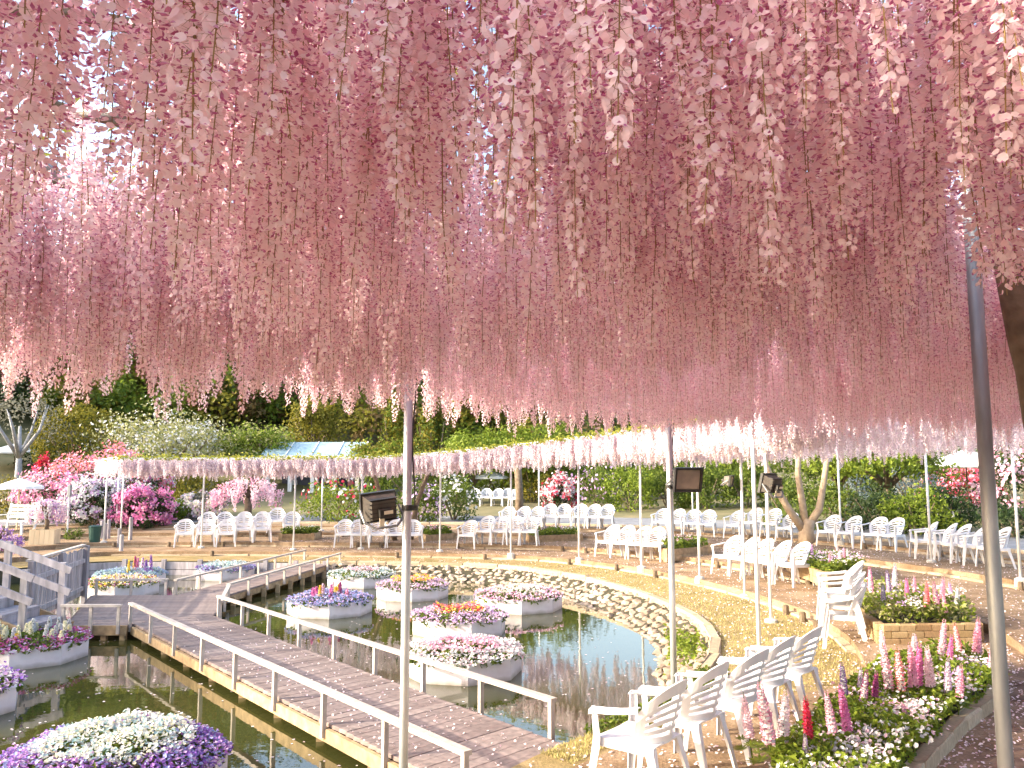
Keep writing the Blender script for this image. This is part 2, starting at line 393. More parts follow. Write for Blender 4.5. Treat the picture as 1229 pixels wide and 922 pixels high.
def ter(x, y): return -.35 if off(x, y) < 0 else H(x, y)

def lawn_w(t):
    x, y = ring(t, 0); return .40 + (1.69 - .40) * ss(8.2, 10.5, y)
def strip(name, offs, mat, kind='structure', n=480):
    """a band of ground between pond offsets; (offset, below) where below keeps the height under a step"""
    mb = MB(); V = []
    th = np.arange(n) * 2 * math.pi / n
    for o, e in offs:
        for t in th:
            oo = lawn_w(t) if o == "L" else o
            x, y = ring(t, oo); V.append((x, y, H(x, y, oo, e)))
    m = len(offs)
    F = [(k * n + i, k * n + (i + 1) % n, (k + 1) * n + (i + 1) % n, (k + 1) * n + i) for k in range(m - 1) for i in range(n)]
    F = [f[::-1] for f in F]
    mb.add(V, F); return mb.build(name, mat, kind=kind)
E_ = 1e-4
strip("lawn", [(0, E_), (.35, E_), ("L", E_)], "lawn")
strip("gravel_terrace", [("L", E_), (1.7, E_), (1.7, -E_ * 2), (2.6, 0), (3.6, E_), (3.6, -E_ * 2), (5, 0), (6.3, E_), (6.3, -E_ * 2), (7.5, 0), (8.6, E_), (8.6, -E_ * 2), (10, 0)], "gravel")
strip("path", [(10, 0), (11.5, 0), (13.2, 0)], "asphalt")
strip("ground", [(13.2, 0), (16, 0), (22, 0), (28, 0), (36, 0), (44, 0), (52, 0), (60, 0), (70, 0), (82, 0), (95, 0), (130, 0), (300, 0), (900, 0)], "earth", n=240)

def bank_w(t):
    x, y = ring(t, 0)
    return .12 + .85 * ss(9.0, 11, y) * ss(-5.2, -4.2, x)
def make_pond():
    n = 480; th = np.arange(n) * 2 * math.pi / n; V = []
    for a, z in ((0, None), (1, -.46), (1.15, -1.0)):
        for t in th:
            x, y = ring(t, -bank_w(t) * a); V.append((x, y, H(*ring(t, 0), 0, E_) if z is None else z))
    V.append((CX, CY, -1.0)); mb = MB()
    F = [(k * n + i, (k + 1) * n + i, (k + 1) * n + (i + 1) % n, k * n + (i + 1) % n)[::-1] for k in range(2) for i in range(n)]
    mb.add(V, [f[::-1] for f in F]); c = 3 * n
    mb.f.append((np.array([(2 * n + i, 2 * n + (i + 1) % n, c) for i in range(n)]), 0))
    mb.build("pond_bed", "bedsoil", kind='structure')
    m, nt, b, out = newmat("pond_water"); L = nt.links; N = nt.nodes
    b.inputs["Base Color"].default_value = (.042, .044, .012, 1); b.inputs["Roughness"].default_value = .015; b.inputs["IOR"].default_value = 1.45
    b.inputs["Specular IOR Level"].default_value = .75
    tc = N.new("ShaderNodeTexCoord"); nz = N.new("ShaderNodeTexNoise"); nz.inputs["Scale"].default_value = 5; nz.inputs["Detail"].default_value = 3
    L.new(tc.outputs["Object"], nz.inputs["Vector"]); bp = N.new("ShaderNodeBump"); bp.inputs["Strength"].default_value = .05; bp.inputs["Distance"].default_value = .02
    L.new(nz.outputs[0], bp.inputs["Height"]); L.new(bp.outputs[0], b.inputs["Normal"])
    V = [(*ring(t, -.06), -.35) for t in th] + [(CX, CY, -.35)]
    mb = MB(); mb.add(V, [(i, (i + 1) % n, n) for i in range(n)]); mb.build("pond_water", m, kind='structure')
make_pond()

# ------------------------------------------------------------------ kerbs, stones
_m = MB(); tube(_m, [(0, 0, -.1), (0, 0, .13), (0, 0, .15)], [.055, .052, .04], 8); PEG = _m.mesh("peg", "bark")
def kerb(label, o, t0, t1, ln, w, h, jit=.0, lift=.0, mat="kerb", pegs=0.):
    root = bpy.data.objects.new("stone_kerb", None); COL.objects.link(root); root["kind"] = "structure"; root["label"] = label
    t = t0; protos = []
    for k in range(4):
        mb = MB(); bbox(mb, (0, 0, 0), (1, w, h), .018); 
        for v in mb.v: v += rng.uniform(-.012, .012, v.shape) * np.array([.3, 1, 1])
        protos.append(mb.mesh("kerb_block", mat))
    while t < t1:
        L_ = ln * random.uniform(.8, 1.25); r = rad(t) + o; dt = L_ / r
        x0, y0 = ring(t, o); x1, y1 = ring(t + dt, o)
        b = link("kerb_block", random.choice(protos), root)
        l = math.hypot(x1 - x0, y1 - y0)
        z = max(H(x0, y0, o, -E_ * 2), H(x1, y1, o, -E_ * 2))
        b.location = ((x0 + x1) / 2, (y0 + y1) / 2, z + lift - h / 2 + random.uniform(-.008, .008)); b.rotation_euler = (0, 0, math.atan2(y1 - y0, x1 - x0) + random.uniform(-jit, jit))
        b.scale = (max(.05, l - .02), 1, 1)
        if pegs and random.random() < pegs:
            xp, yp = ring(t, o - w / 2 - .06); pg = link("peg", PEG, root); pg.location = (xp, yp, H(xp, yp, o, E_) + .0); pg.rotation_euler = (0, 0, random.uniform(0, 6))
        t += dt
    return root
def th_of(x, y): return math.atan2(y - CY, x - CX)
kerb("pale kerb blocks along the top of the pond bank", -.02, R(-24), R(92), .95, .15, .16, .01, .05)
kerb("low stone edging of the first terrace step", 1.66, R(-13), R(118), .85, .14, .17, .02, .04, pegs=.4)
kerb("stone edging of the second terrace step", 3.56, R(-6), R(124), .8, .14, .20, .03, .04, pegs=.4)
kerb("stone edging of the third terrace step", 6.26, R(-2), R(128), .9, .15, .20, .03, .04, pegs=.4)
kerb("timber and stone edging of the topmost terrace step", 8.56, R(4), R(128), 1.1, .16, .20, .03, .04, pegs=.4)
kerb("low stone kerb between the terrace and the grey path", 10.0, R(4), R(128), 1.4, .15, .16, .01, .08)

def rock(seed, f=1.):
    r = random.Random(seed); bm = bmesh.new()
    pts = [bm.verts.new(Vector((r.gauss(0, 1), r.gauss(0, 1), r.gauss(0, 1))).normalized() * r.uniform(.85, 1.05) * f) for _ in range(15)]
    bmesh.ops.convex_hull(bm, input=bm.verts)
    for v in [v for v in bm.verts if not v.link_faces]: bm.verts.remove(v)
    me = bpy.data.meshes.new("stone"); bm.to_mesh(me); bm.free(); me.materials.append(MAT["stone"]); return me
rocks = [rock(i) for i in range(8)]
bank = bpy.data.objects.new("stone_bank", None); COL.objects.link(bank); bank["kind"] = "structure"; bank["label"] = "sloping bank of rounded stones round the far side of the pond"
cand = []
t = R(-30)
while t < R(93):
    w = bank_w(t)
    for row in range(7):
        a = (row + .5) / 7
        if w < .3 and row > 1: continue
        tt = t + random.uniform(-.5, .5) * .2 / 9 + (row % 2) * .011
        x, y = ring(tt, -w * a * .98 + random.uniform(-.03, .03)); z = -.44 * a - .02
        cand.append((math.hypot(x, y), x, y, z, tt))
    t += .185 / rad(t)
cand.sort()
rest = MB()
for i, (d, x, y, z, tt) in enumerate(cand):
    sc = (random.uniform(.07, .15), random.uniform(.065, .11), random.uniform(.05, .08))
    if i < 300:
        o = link("stone", rocks[i % 8], bank); o.location = (x, y, z); o.rotation_euler = (random.uniform(-.3, .3), random.uniform(-.3, .3), tt + 1.57 + random.uniform(-.6, .6)); o.scale = sc
    else:
        me = rocks[i % 8]; V = np.array([v.co for v in me.vertices]) * np.array(sc)
        A = np.array(Euler((random.uniform(-.3, .3), random.uniform(-.3, .3), tt + 1.57 + random.uniform(-.6, .6))).to_matrix())
        rest.add(V @ A.T + np.array([x, y, z]), np.array([p.vertices[:] for p in me.polygons]))
rest.build("stones", "stone", bank, kind="stuff")

# timber retaining wall on the far left bank
rw = thing("retaining_wall", "grey timber board wall holding the far left pond bank", "retaining wall")
ta, tb = th_of(-4.9, 22.4), th_of(-11.6, 22.9); n = 7
for i in range(n):
    x0, y0 = ring(ta + (tb - ta) * i / n, -.16); x1, y1 = ring(ta + (tb - ta) * (i + 1) / n, -.16)
    for k in range(2):
        mb = MB(); obar(mb, (x0, y0, -.31 + k * .2), (x1, y1, -.31 + k * .2), .05, .185); mb.build("board", "greyplank", rw)
    mb = MB(); box(mb, (x0, y0 - .06, -.2), (.11, .1, .52)); mb.build("post", "greyplank", rw)

# ------------------------------------------------------------------ boardwalk
DZ = -.12
deck = thing("boardwalk", "low grey timber boardwalk with white railings crossing the pond", "boardwalk")
pm = {}
def plank(p, q, w, z=DZ):
    """one plank from p to q (across the walk), w wide along it"""
    p = np.array(p, float); q = np.array(q, float); l = np.linalg.norm(q - p); key = (round(l, 1), round(w, 2))
    if key not in pm:
        mb = MB(); bbox(mb, (0, 0, 0), (key[0], w - .005, .035), .004); pm[key] = mb.mesh("plank", "plank")
    o = link("plank", pm[key], deck); c = (p + q) / 2
    o.location = (c[0], c[1], z - .0175 + random.uniform(-.003, .003)); o.rotation_euler = (0, 0, math.atan2(q[1] - p[1], q[0] - p[0])); o.scale = (l / key[0], 1, 1)
A0, A1 = np.array((-6.10, 13.80)), np.array((-.30, 6.45))      # left edge of the main run
B0, B1 = np.array((-5.06, 14.55)), np.array((.62, 7.45))       # right edge
N1 = 66
for i in range(N1):
    f = (i + .5) / N1; plank(A0 + (A1 - A0) * f, B0 + (B1 - B0) * f, np.linalg.norm(A1 - A0) / N1)
C0, C1 = np.array((-6.75, 17.15)), np.array((-5.62, 23.2))
D0, D1 = np.array((-5.75, 16.95)), np.array((-4.72, 22.9))
N2 = 42
for i in range(N2):
    f = (i + .5) / N2; plank(C0 + (C1 - C0) * f, D0 + (D1 - D0) * f, np.linalg.norm(C1 - C0) / N2, DZ + .1 * f)
# junction platform: boards run left-right, clipped by its outline
for i in range(24):
    y = 13.72 + i * .145
    xl = -7.15 - max(0, y - 13.72) * .38
    xr = np.interp(y, [13.5, 14.6, 17.2], [-6.02, -5.10, -5.76])
    if y < 14.5: xr = min(xr, -6.10 + (y - 13.80) * 1.35) if y > 13.8 else -6.15
    plank((xl, y), (xr, y), .145)
# bearers, piles
def pt(a, b, f): return a + (b - a) * f
for (a, b, za, zb) in ((A0, A1, DZ, DZ), (B0, B1, DZ, DZ), (C0, C1, DZ, DZ + .1), (D0, D1, DZ, DZ + .1)):
    nrm = np.array([-(b - a)[1], (b - a)[0]]); nrm /= np.linalg.norm(nrm)
    if (a is A0) or (a is C0): nrm = -nrm
    n = 4
    for i in range(n):
        p, q = pt(a, b, i / n), pt(a, b, (i + 1) / n) 
        z0 = za + (zb - za) * i / n; z1 = za + (zb - za) * (i + 1) / n
        dd = (q - p) / np.linalg.norm(q - p) * .004
        mb = MB(); obar(mb, (*(p + nrm * .028 + dd), z0 - .10), (*(q + nrm * .028 - dd), z1 - .10), .045, .12); mb.build("bearer", "beam", deck)
    for i in range(9):
        p = pt(a, b, (i + .5) / 9) - nrm * .05; mb = MB(); box(mb, (p[0], p[1], -.46), (.085, .085, .58)); mb.build("pile", "beam", deck)
mb = MB(); obar(mb, (-7.15, 13.60, DZ - .07), (-6.12, 13.60, DZ - .07), .045, .15); mb.build("bearer", "beam", deck)
for x in (-7.0, -6.5, -6.2):
    mb = MB(); box(mb, (x, 13.66, -.46), (.085, .085, .5)); mb.build("pile", "beam", deck)
# rails
def rail(pts, ends, n, z0=DZ, z1=DZ, h=.30, nrm=0):
    a, b = np.array(pts[0], float), np.array(pts[1], float)
    for i in range(n + 1):
        p = pt(a, b, i / n); z = z0 + (z1 - z0) * i / n
        mb = MB(); box(mb, (p[0], p[1], z + h / 2 - .06), (.045, .045, h + .12), math.atan2(b[1] - a[1], b[0] - a[0])); mb.build("rail_post", "rail", deck)
    d = (b - a) / np.linalg.norm(b - a) * .04
    mb = MB(); obar(mb, (*(a - d), z0 + h + .0205), (*(b + d), z1 + h + .0205), .072, .038); mb.build("handrail", "rail", deck)
u1 = (A1 - A0) / np.linalg.norm(A1 - A0); nl = np.array([-u1[1], u1[0]])
rail((A0 - nl * .06, A1 - nl * .06), 0, 8)
rail((B0 + nl * .06, B1 - u1 * .5 + nl * .06), 0, 8)
rail(((-7.12, 13.55), (-6.24, 13.55)), 0, 2)
rail(((-8.35, 17.1), (-7.0, 17.2)), 0, 2, h=.28)
rail((C0 + (-.06, .1), C1 + (-.06, 0)), 0, 7, DZ, DZ + .1, h=.26)
rail((D0 + (.07, .1), D1 + (.07, 0)), 0, 7, DZ, DZ + .1, h=.20)
rail((np.array((-5.02, 14.7)), np.array((-5.62, 16.9))), 0, 2, h=.2)

# stair and railings at the left
st = thing("timber_stair", "grey timber steps with sloping handrails climbing left from the boardwalk", "stair")
for k in range(7):
    x = -7.32 - k * .42; z = .02 + k * .155
    mb = MB(); bbox(mb, (x, 13.15, z), (.40, 1.0, .045), .008); mb.build("tread", "greyplank", st)
    mb = MB(); box(mb, (x + .19, 13.15, z - .09), (.025, .96, .13)); mb.build("riser", "greyplank", st)
for y in (12.62, 13.68):
    mb = MB(); obar(mb, (-7.05, y, -.16), (-10.2, y, 1.0), .05, .20); mb.build("stringer", "beam", st)
    for x in (-7.2, -8.1, -9.0, -9.9):
        zb = -.05 + (-7.2 - x) * .37
        mb = MB(); box(mb, (x, y - .055, zb + .42), (.10, .06, 1.0)); mb.build("post", "greyplank", st)
    for dz in (.48, .82):
        mb = MB(); obar(mb, (-7.05, y - .1, -.08 + dz), (-10.2, y - .1, 1.09 + dz), .035, .11); mb.build("handrail", "greyplank", st)
fr = []
for x in (-7.55, -7.95, -8.5, -9.1):
    mb = MB(); box(mb, (x, 12.5, -.22), (.09, .09, .52)); mb.build("leg", "bluepaint", st)
for x0, x1, z in ((-7.5, -8.0, .0), (-8.05, -9.15, .08)):
    mb = MB(); obar(mb, (x0, 12.5, z + .06), (x1, 12.5, z + .06), .08, .07); mb.build("crossbar", "bluepaint", st)
pf = thing("plank_fence", "weathered upright plank fence beside the boardwalk stair", "fence")
fa, fb = np.array((-8.75, 17.3)), np.array((-7.95, 13.95))
for i in range(26):
    p = pt(fa, fb, (i + .5) / 26); h = random.uniform(.92, .97)
    mb = MB(); box(mb, (p[0], p[1], -.15 + h / 2), (.10, .022, h), math.atan2(*(fb - fa)[::-1]), jit=.003); mb.build("plank", "greyplank", pf)
for z in (.0, .55):
    mb = MB(); obar(mb, (fa[0] + .04, fa[1], z), (fb[0] + .04, fb[1], z), .04, .08); mb.build("crossrail", "greyplank", pf)
mb = MB(); obar(mb, (fa[0], fa[1], .86), (fb[0], fb[1], .86), .09, .035); mb.build("cap_rail", "rail", pf)
for f in (0, .5, 1):
    p = pt(fa, fb, f); mb = MB(); box(mb, (p[0] + .06, p[1], .2), (.09, .09, 1.3)); mb.build("post", "greyplank", pf)

# ------------------------------------------------------------------ floating planters
def octo(r, z, rot, n=8): return [(r * math.cos(rot + 2 * math.pi * i / n), r * math.sin(rot + 2 * math.pi * i / n), z) for i in range(n)]
def disc_pts(n, r, dome, z0):
    a = rng.uniform(0, 2 * math.pi, n); q = np.sqrt(rng.uniform(0, 1, n)) * r
    return np.c_[q * np.cos(a), q * np.sin(a), z0 + dome * (1 - (q / r) ** 3) + .035 * np.sin(q * np.cos(a) * 9 + n) * np.sin(q * np.sin(a) * 8 + r * 7) + rng.normal(0, .018, n)], q / r
def spike(mb, x, y, z, h, w, n, mat, size):
    t = rng.uniform(0, 1, n); a = rng.uniform(0, 6.283, n); r = w * (1 - t * .75)
    P = np.c_[x + r * np.cos(a), y + r * np.sin(a), z + t * h]; nr = np.c_[np.cos(a), np.sin(a), np.full(n, .2)]
    florets(mb, P, size, mat, nr, .25, 4)
def planter(x, y, label, zones, r=.8, rot=.2, spikes=None, green="g_mid", dens=1., fs=.042, h=.26, dome=.10):
    root = thing("floating_planter", label, "planter", (x, y, -.35), rot, "octagonal flower planters floating on the pond")
    for i in range(8):          # one board per side
        a0, a1 = 2 * math.pi * i / 8, 2 * math.pi * (i + 1) / 8
        o0, o1 = np.array((math.cos(a0), math.sin(a0))), np.array((math.cos(a1), math.sin(a1)))
        e = (o1 - o0) * .002
        V = [(*((o0 + e) * r), -.05), (*((o1 - e) * r), -.05), (*((o1 - e) * r), h), (*((o0 + e) * r), h),
             (*((o0 + e) * (r - .05)), -.05), (*((o1 - e) * (r - .05)), -.05), (*((o1 - e) * (r - .05)), h), (*((o0 + e) * (r - .05)), h)]
        mb = MB(); mb.add(V, [(0, 1, 2, 3), (5, 4, 7, 6), (3, 2, 6, 7), (0, 3, 7, 4), (1, 5, 6, 2), (0, 4, 5, 1)]); mb.build("side_board", "foam", root)
    mb = MB(); mb.add(octo(r - .052, h - .05, 0), [tuple(range(8))]); mb.build("soil", "soil", root)
    mb = MB(); P, q = disc_pts(int(1500 * dens), r * 1.0, dome, h - .03)
    leaves(mb, P, .07, 0, np.array([0, 0, 1.]), .8); mb.build("foliage", green, root, kind="stuff")
    for (q0, q1, mats, n, dz) in zones:
        mb = MB(); P, q = disc_pts(int(n * dens), r * 1.04, dome, h + dz); k = (q + rng.normal(0, .05, len(q)) >= q0) & (q <= q1)
        P = P[k]; mi = rng.integers(0, len(mats), len(P))
        for j in range(len(mats)): florets(mb, P[mi == j], fs, j, np.array([0, 0, 1.]), .55)
        mb.build("flowers", list(mats), root, kind="stuff")
    for (sx, sy, sh, m) in (spikes or []):
        mb = MB(); spike(mb, sx, sy, h + .02, sh, .05, 90, 0, .045); tube(mb, [(sx, sy, h - .05), (sx, sy, h + sh)], .008, 4, 1)
        mb.build("flower_spike", [m, "g_mid"], root)
    return root
planter(-.66, 11.45, "white octagonal planter with a pink centre and broad white border, nearest to the boardwalk rail", [(.0, .62, ("f_pink", "f_palepink", "f_pink"), 1500, .03), (.55, 1.0, ("f_white", "f_white", "f_palepink"), 2300, .02)], .8, .15, dens=1.2)
planter(-.88, 14.4, "floating planter of red and yellow flowers ringed with lilac", [(0, .55, ("f_red", "f_yellow", "f_coral"), 1400, .05), (.5, 1.0, ("f_lilac", "f_palepink", "f_lilac"), 2000, .01)], .8, .3)
planter(-2.16, 18.5, "floating planter with a yellow and orange crown over pale lilac flowers", [(0, .6, ("f_yellow", "f_coral", "f_yellow"), 1200, .06), (.5, 1., ("f_lilac", "f_palepink"), 1800, .01)], .77, .1)
planter(-3.50, 16.4, "floating planter with upright pink and yellow snapdragons above blue flowers", [(0, 1., ("f_blue", "f_lilac", "f_blue"), 2600, .0)], .8, .2,
        [(random.uniform(-.35, .45), random.uniform(-.4, .4), random.uniform(.16, .30), m) for m in ["f_magenta", "f_yellow", "f_palepink", "f_pink", "f_yellow", "f_magenta", "f_plum", "f_magenta", "f_palepink", "f_coral", "f_yellow", "f_magenta"]])
planter(-3.65, 20.6, "floating planter with white flowers and a pink middle, farthest of those right of the boardwalk", [(0, .5, ("f_palepink", "f_pink"), 1000, .03), (.45, 1., ("f_white", "f_teal", "f_white"), 1900, .01)], .8, .25)
planter(.14, 16.95, "floating planter with cream flowers in a pink border by the stone bank", [(0, .62, ("f_white", "f_cream", "f_palepink"), 1500, .03), (.55, 1., ("f_palepink", "f_pink", "f_lilac"), 1900, .01)], .86, .05)
planter(-3.25, 7.12, "large floating planter of white and blue flowers in the near left corner of the pond", [(.0, .68, ("f_white", "f_cream", "f_white", "f_teal"), 4200, .04), (.60, 1., ("f_purple", "f_lilac", "f_purple", "f_blue"), 5200, .01)], .88, .35, dens=1.25, fs=.036, dome=.20)
planter(-6.95, 12.25, "floating planter of yellow and white snapdragons edged with plum flowers under the stair", [(.5, 1., ("f_plum", "f_lilac", "f_plum"), 2000, .0)], .82, .3,
        [(random.uniform(-.5, .55), random.uniform(-.5, .5), random.uniform(.12, .24), random.choice(["f_cream", "f_white", "f_yellow", "f_cream"])) for _ in range(40)], green="g_mid")
planter(-6.3, 9.5, "floating planter with violet flowers cut by the left edge of the picture", [(0, 1., ("f_purple", "f_white", "f_lilac"), 2000, .01)], .8, .1)
planter(-9.30, 20.7, "floating planter with yellow and violet lupin spikes near the far left bank", [(0, 1., ("f_teal", "f_teal", "f_blue"), 1800, .0)], .82, .2,
        [(random.uniform(-.1, .55), random.uniform(-.4, .4), random.uniform(.28, .44), m) for m in ["f_yellow", "f_purple", "f_cream", "f_yellow", "f_plum", "f_magenta", "f_palepink", "f_purple", "f_lilac"]], green="g_blue")
planter(-8.7, 18.9, "floating planter of yellow and plum pansies behind the boardwalk junction", [(0, 1., ("f_cream", "f_plum", "f_yellow", "f_white"), 1900, .02)], .8, .3)
planter(-7.42, 22.0, "floating planter of pale teal flowers below the far board wall", [(0, .75, ("f_teal", "f_white", "f_teal"), 1500, .03), (.7, 1., ("f_blue", "f_purple"), 1500, .0)], .72, .2, green="g_blue")

# ------------------------------------------------------------------ plastic chairs
def chair_meshes():
    out = []
    # backrest: curved shell with fanned slots
    nu, nv = 19, 14; bm = bmesh.new(); G = {}
    for i in range(nu + 1):
        u = -1 + 2 * i / nu; ph = u * R(72)
        top = .835 - .20 * abs(u) ** 2.2
        for j in range(nv + 1):
            v = j / nv; z = .405 + (top - .405) * v
            wsc = .80 + .20 * min(1, v * 1.4)
            x = .262 * math.sin(ph) * wsc / math.sin(R(72)); y = -.20 - (z - .40) * .30 + .155 * (1 - math.cos(ph)) / (1 - math.cos(R(72)))
            G[i, j] = bm.verts.new((x, y, z))
    for i in range(nu):
        for j in range(nv):
            slot = (j in (2, 4, 6, 8, 10)) and (2 <= i <= nu - 3) and (i not in (9,)) and not (j == 10 and (i < 4 or i > nu - 5))
            if not slot: bm.faces.new((G[i, j], G[i + 1, j], G[i + 1, j + 1], G[i, j + 1]))
    bmesh.ops.recalc_face_normals(bm, faces=bm.faces); bmesh.ops.solidify(bm, geom=bm.faces, thickness=.012)
    me = bpy.data.meshes.new("backrest"); bm.to_mesh(me); bm.free(); me.materials.append(MAT["plastic"]); out.append(("backrest", me))
    # seat: dished sheet with a turned down rim
    bm = bmesh.new(); n = 8; G = {}
    for i in range(n + 1):
        for j in range(n + 1):
            u = -1 + 2 * i / n; v = -1 + 2 * j / n
            hw = .215 + .025 * (v + 1) / 2; x = u * hw; y = .02 + v * .225; z = .425 - .018 * (1 - u * u) * (1 - v * v * .6) + .012 * (v + 1) / 2
            if abs(u) > .99 or v > .99: z -= .012
            G[i, j] = bm.verts.new((x, y, z))
    for i in range(n):
        for j in range(n): bm.faces.new((G[i, j], G[i + 1, j], G[i + 1, j + 1], G[i, j + 1]))
    edge = [G[0, j] for j in range(n + 1)] + [G[i, n] for i in range(1, n + 1)] + [G[n, j] for j in range(n - 1, -1, -1)]
    low = [bm.verts.new((v.co.x * 1.02, v.co.y + (.006 if v.co.y > .2 else 0), v.co.z - .055)) for v in edge]
    for k in range(len(edge) - 1): bm.faces.new((edge[k], low[k], low[k + 1], edge[k + 1]))
    bmesh.ops.recalc_face_normals(bm, faces=bm.faces); bmesh.ops.solidify(bm, geom=bm.faces, thickness=.008)
    me = bpy.data.meshes.new("seat"); bm.to_mesh(me); bm.free(); me.materials.append(MAT["plastic"]); out.append(("seat", me))
    for s in (-1, 1):
        # armrest: broad strip with a turned down outer lip, swept from back to front post
        bm = bmesh.new(); rows = []
        for k in range(9):
            f = k / 8; y = -.125 + f * .375; x = s * (.255 + .028 * math.sin(f * 2.6)); z = .648 + .006 * math.sin(f * 3) - .018 * f + .03 * (1 - f) ** 3
            w = .022 + .010 * math.sin(f * math.pi * .8)
            if k == 8: z -= .012
            rows.append([bm.verts.new((x - s * w, y, z - .003)), bm.verts.new((x, y, z + .003)), bm.verts.new((x + s * w, y, z - .003)), bm.verts.new((x + s * (w + .004), y, z - .035))])
        for k in range(8):
            for q in range(3): bm.faces.new((rows[k][q], rows[k][q + 1], rows[k + 1][q + 1], rows[k + 1][q]))
        bmesh.ops.recalc_face_normals(bm, faces=bm.faces); bmesh.ops.solidify(bm, geom=bm.faces, thickness=.008)
        me = bpy.data.meshes.new("armrest"); bm.to_mesh(me); bm.free(); me.materials.append(MAT["plastic"]); out.append(("armrest", me))
        # front leg rises to the armrest (angle section), rear leg splays back
        for nm, pts in (("leg", [(s * .285, .235, .635, .040), (s * .268, .232, .43, .052), (s * .275, .240, .36, .058), (s * .288, .262, .18, .046), (s * .296, .278, .0, .036)]),
                        ("leg", [(s * .205, -.185, .42, .060), (s * .215, -.20, .36, .058), (s * .232, -.245, .18, .046), (s * .245, -.285, .0, .036)])):
            bm = bmesh.new(); rows = []; sy = 1 if pts[0][1] > 0 else -1
            for (x, y, z, w) in pts:
                rows.append([bm.verts.new((x - s * w, y, z)), bm.verts.new((x - s * .006, y + sy * .006, z)), bm.verts.new((x, y, z)), bm.verts.new((x, y - sy * w, z))])
            for k in range(len(rows) - 1):
                for q in range(3): bm.faces.new((rows[k][q], rows[k][q + 1], rows[k + 1][q + 1], rows[k + 1][q]))
            bmesh.ops.recalc_face_normals(bm, faces=bm.faces); bmesh.ops.solidify(bm, geom=bm.faces, thickness=.007)
            me = bpy.data.meshes.new("leg"); bm.to_mesh(me); bm.free(); me.materials.append(MAT["plastic"]); out.append(("leg", me))
    return out
CM = chair_meshes(); chair0 = None
def chair(x, y, label, group, rz=None, z=None, jit=.07):
    global chair0
    if rz is None: rz = math.atan2(CY + 1 - y, CX - x) - math.pi / 2 + random.uniform(-jit, jit)
    elif z is None: rz += random.uniform(-jit, jit)
    z = ter(x, y) if z is None else z
    if chair0 is None:
        chair0 = thing("plastic_chair", label, "chair", (x, y, z), rz, group)
        for nm, me in CM: link(nm, me, chair0)
        return chair0
    return dup(chair0, (x, y, z), rz, label, group)
ORD = ["first", "second", "third", "fourth", "fifth", "sixth", "seventh", "eighth"]
def chair_row(pts, where, group, rz=None, jit=.13, dirn="left"):
    for i, (x, y) in enumerate(pts): chair(x + random.uniform(-.04, .04), y + random.uniform(-.06, .06), f"white armchair {where}, {ORD[i]} from the {dirn}", group, rz, None, jit)
chair_row([(.93, 6.12), (1.36, 6.62), (1.80, 7.16), (2.22, 7.66), (2.66, 8.14)], "in the near row beside the front flower bed", "near row of chairs by the front bed", R(50), .05)
chair_row([(-10.1, 26.2), (-9.55, 26.25), (-8.85, 26.3), (-8.35, 26.3), (-7.82, 26.35)], "in the lower far left row behind the board wall", "lower far left row of chairs")
chair_row([(-10.3, 28.7), (-9.75, 28.75), (-9.15, 28.8), (-8.6, 28.85), (-8.05, 28.9), (-7.55, 28.9)], "in the upper far left row", "upper far left row of chairs")
chair_row([(-5.15, 26.0), (-4.65, 26.0), (-4.15, 25.95), (-3.55, 25.9), (-3.05, 25.85)], "in the row left of the thick grey pole", "row of chairs at the end of the boardwalk", R(188))
chair_row([(-1.3, 25.55), (-.82, 25.5), (-.36, 25.4), (.1, 25.3), (.55, 25.2)], "in the lower middle row across the pond", "lower middle row of chairs", R(165))
chair_row([(-.15, 30.3), (.35, 30.25), (.85, 30.2), (1.38, 30.1), (1.88, 30.0), (2.4, 29.8), (2.85, 29.65), (3.3, 29.5)], "in the long upper row before the hedge", "long upper row of chairs", R(165))
chair_row([(2.65, 22.9), (3.0, 22.5), (3.35, 22.1), (3.68, 21.7)], "in the row behind the square flower bed", "row of chairs beyond the stone bank", R(140))
chair_row([(4.95, 28.1), (5.42, 27.8), (5.9, 27.4), (6.25, 26.9)], "in the upper row below the grey path", "upper row of chairs right of the middle", R(150))
chair_row([(4.80, 18.6), (4.98, 18.12), (5.18, 17.65), (5.36, 17.2), (5.55, 16.75)], "in the crowded row on the right terrace", "crowded row of chairs on the right terrace")
chair_row([(6.95, 26.2), (7.35, 25.75), (7.75, 25.2), (8.05, 24.65)], "in the row behind the forked vine trunk", "row of chairs by the forked trunk")
chair_row([(8.75, 23.1), (9.05, 22.6), (9.42, 22.0), (9.68, 21.5)], "in the row below the right hand hedge", "row of chairs below the right hedge")
chair_row([(9.55, 19.6), (9.66, 19.1), (9.76, 18.6), (9.86, 18.1), (10.0, 17.5)], "in the row behind the near right pole", "row of chairs at the far right", R(82))
for k, w in enumerate(("lowest", "middle", "topmost")):
    chair(4.40 - .015 * k, 11.38, f"white plastic armchair, {w} of the stack beside the brick bed", "stacked chairs", R(74), .0 + ter(4.4, 11.38) + .14 * k)
chair_row([(-1.75, 40.0), (-1.2, 40.2), (-.7, 40.0), (-.2, 40.1), (.1, 39.4)], "at the far terrace under the small umbrella", "chairs on the far terrace")

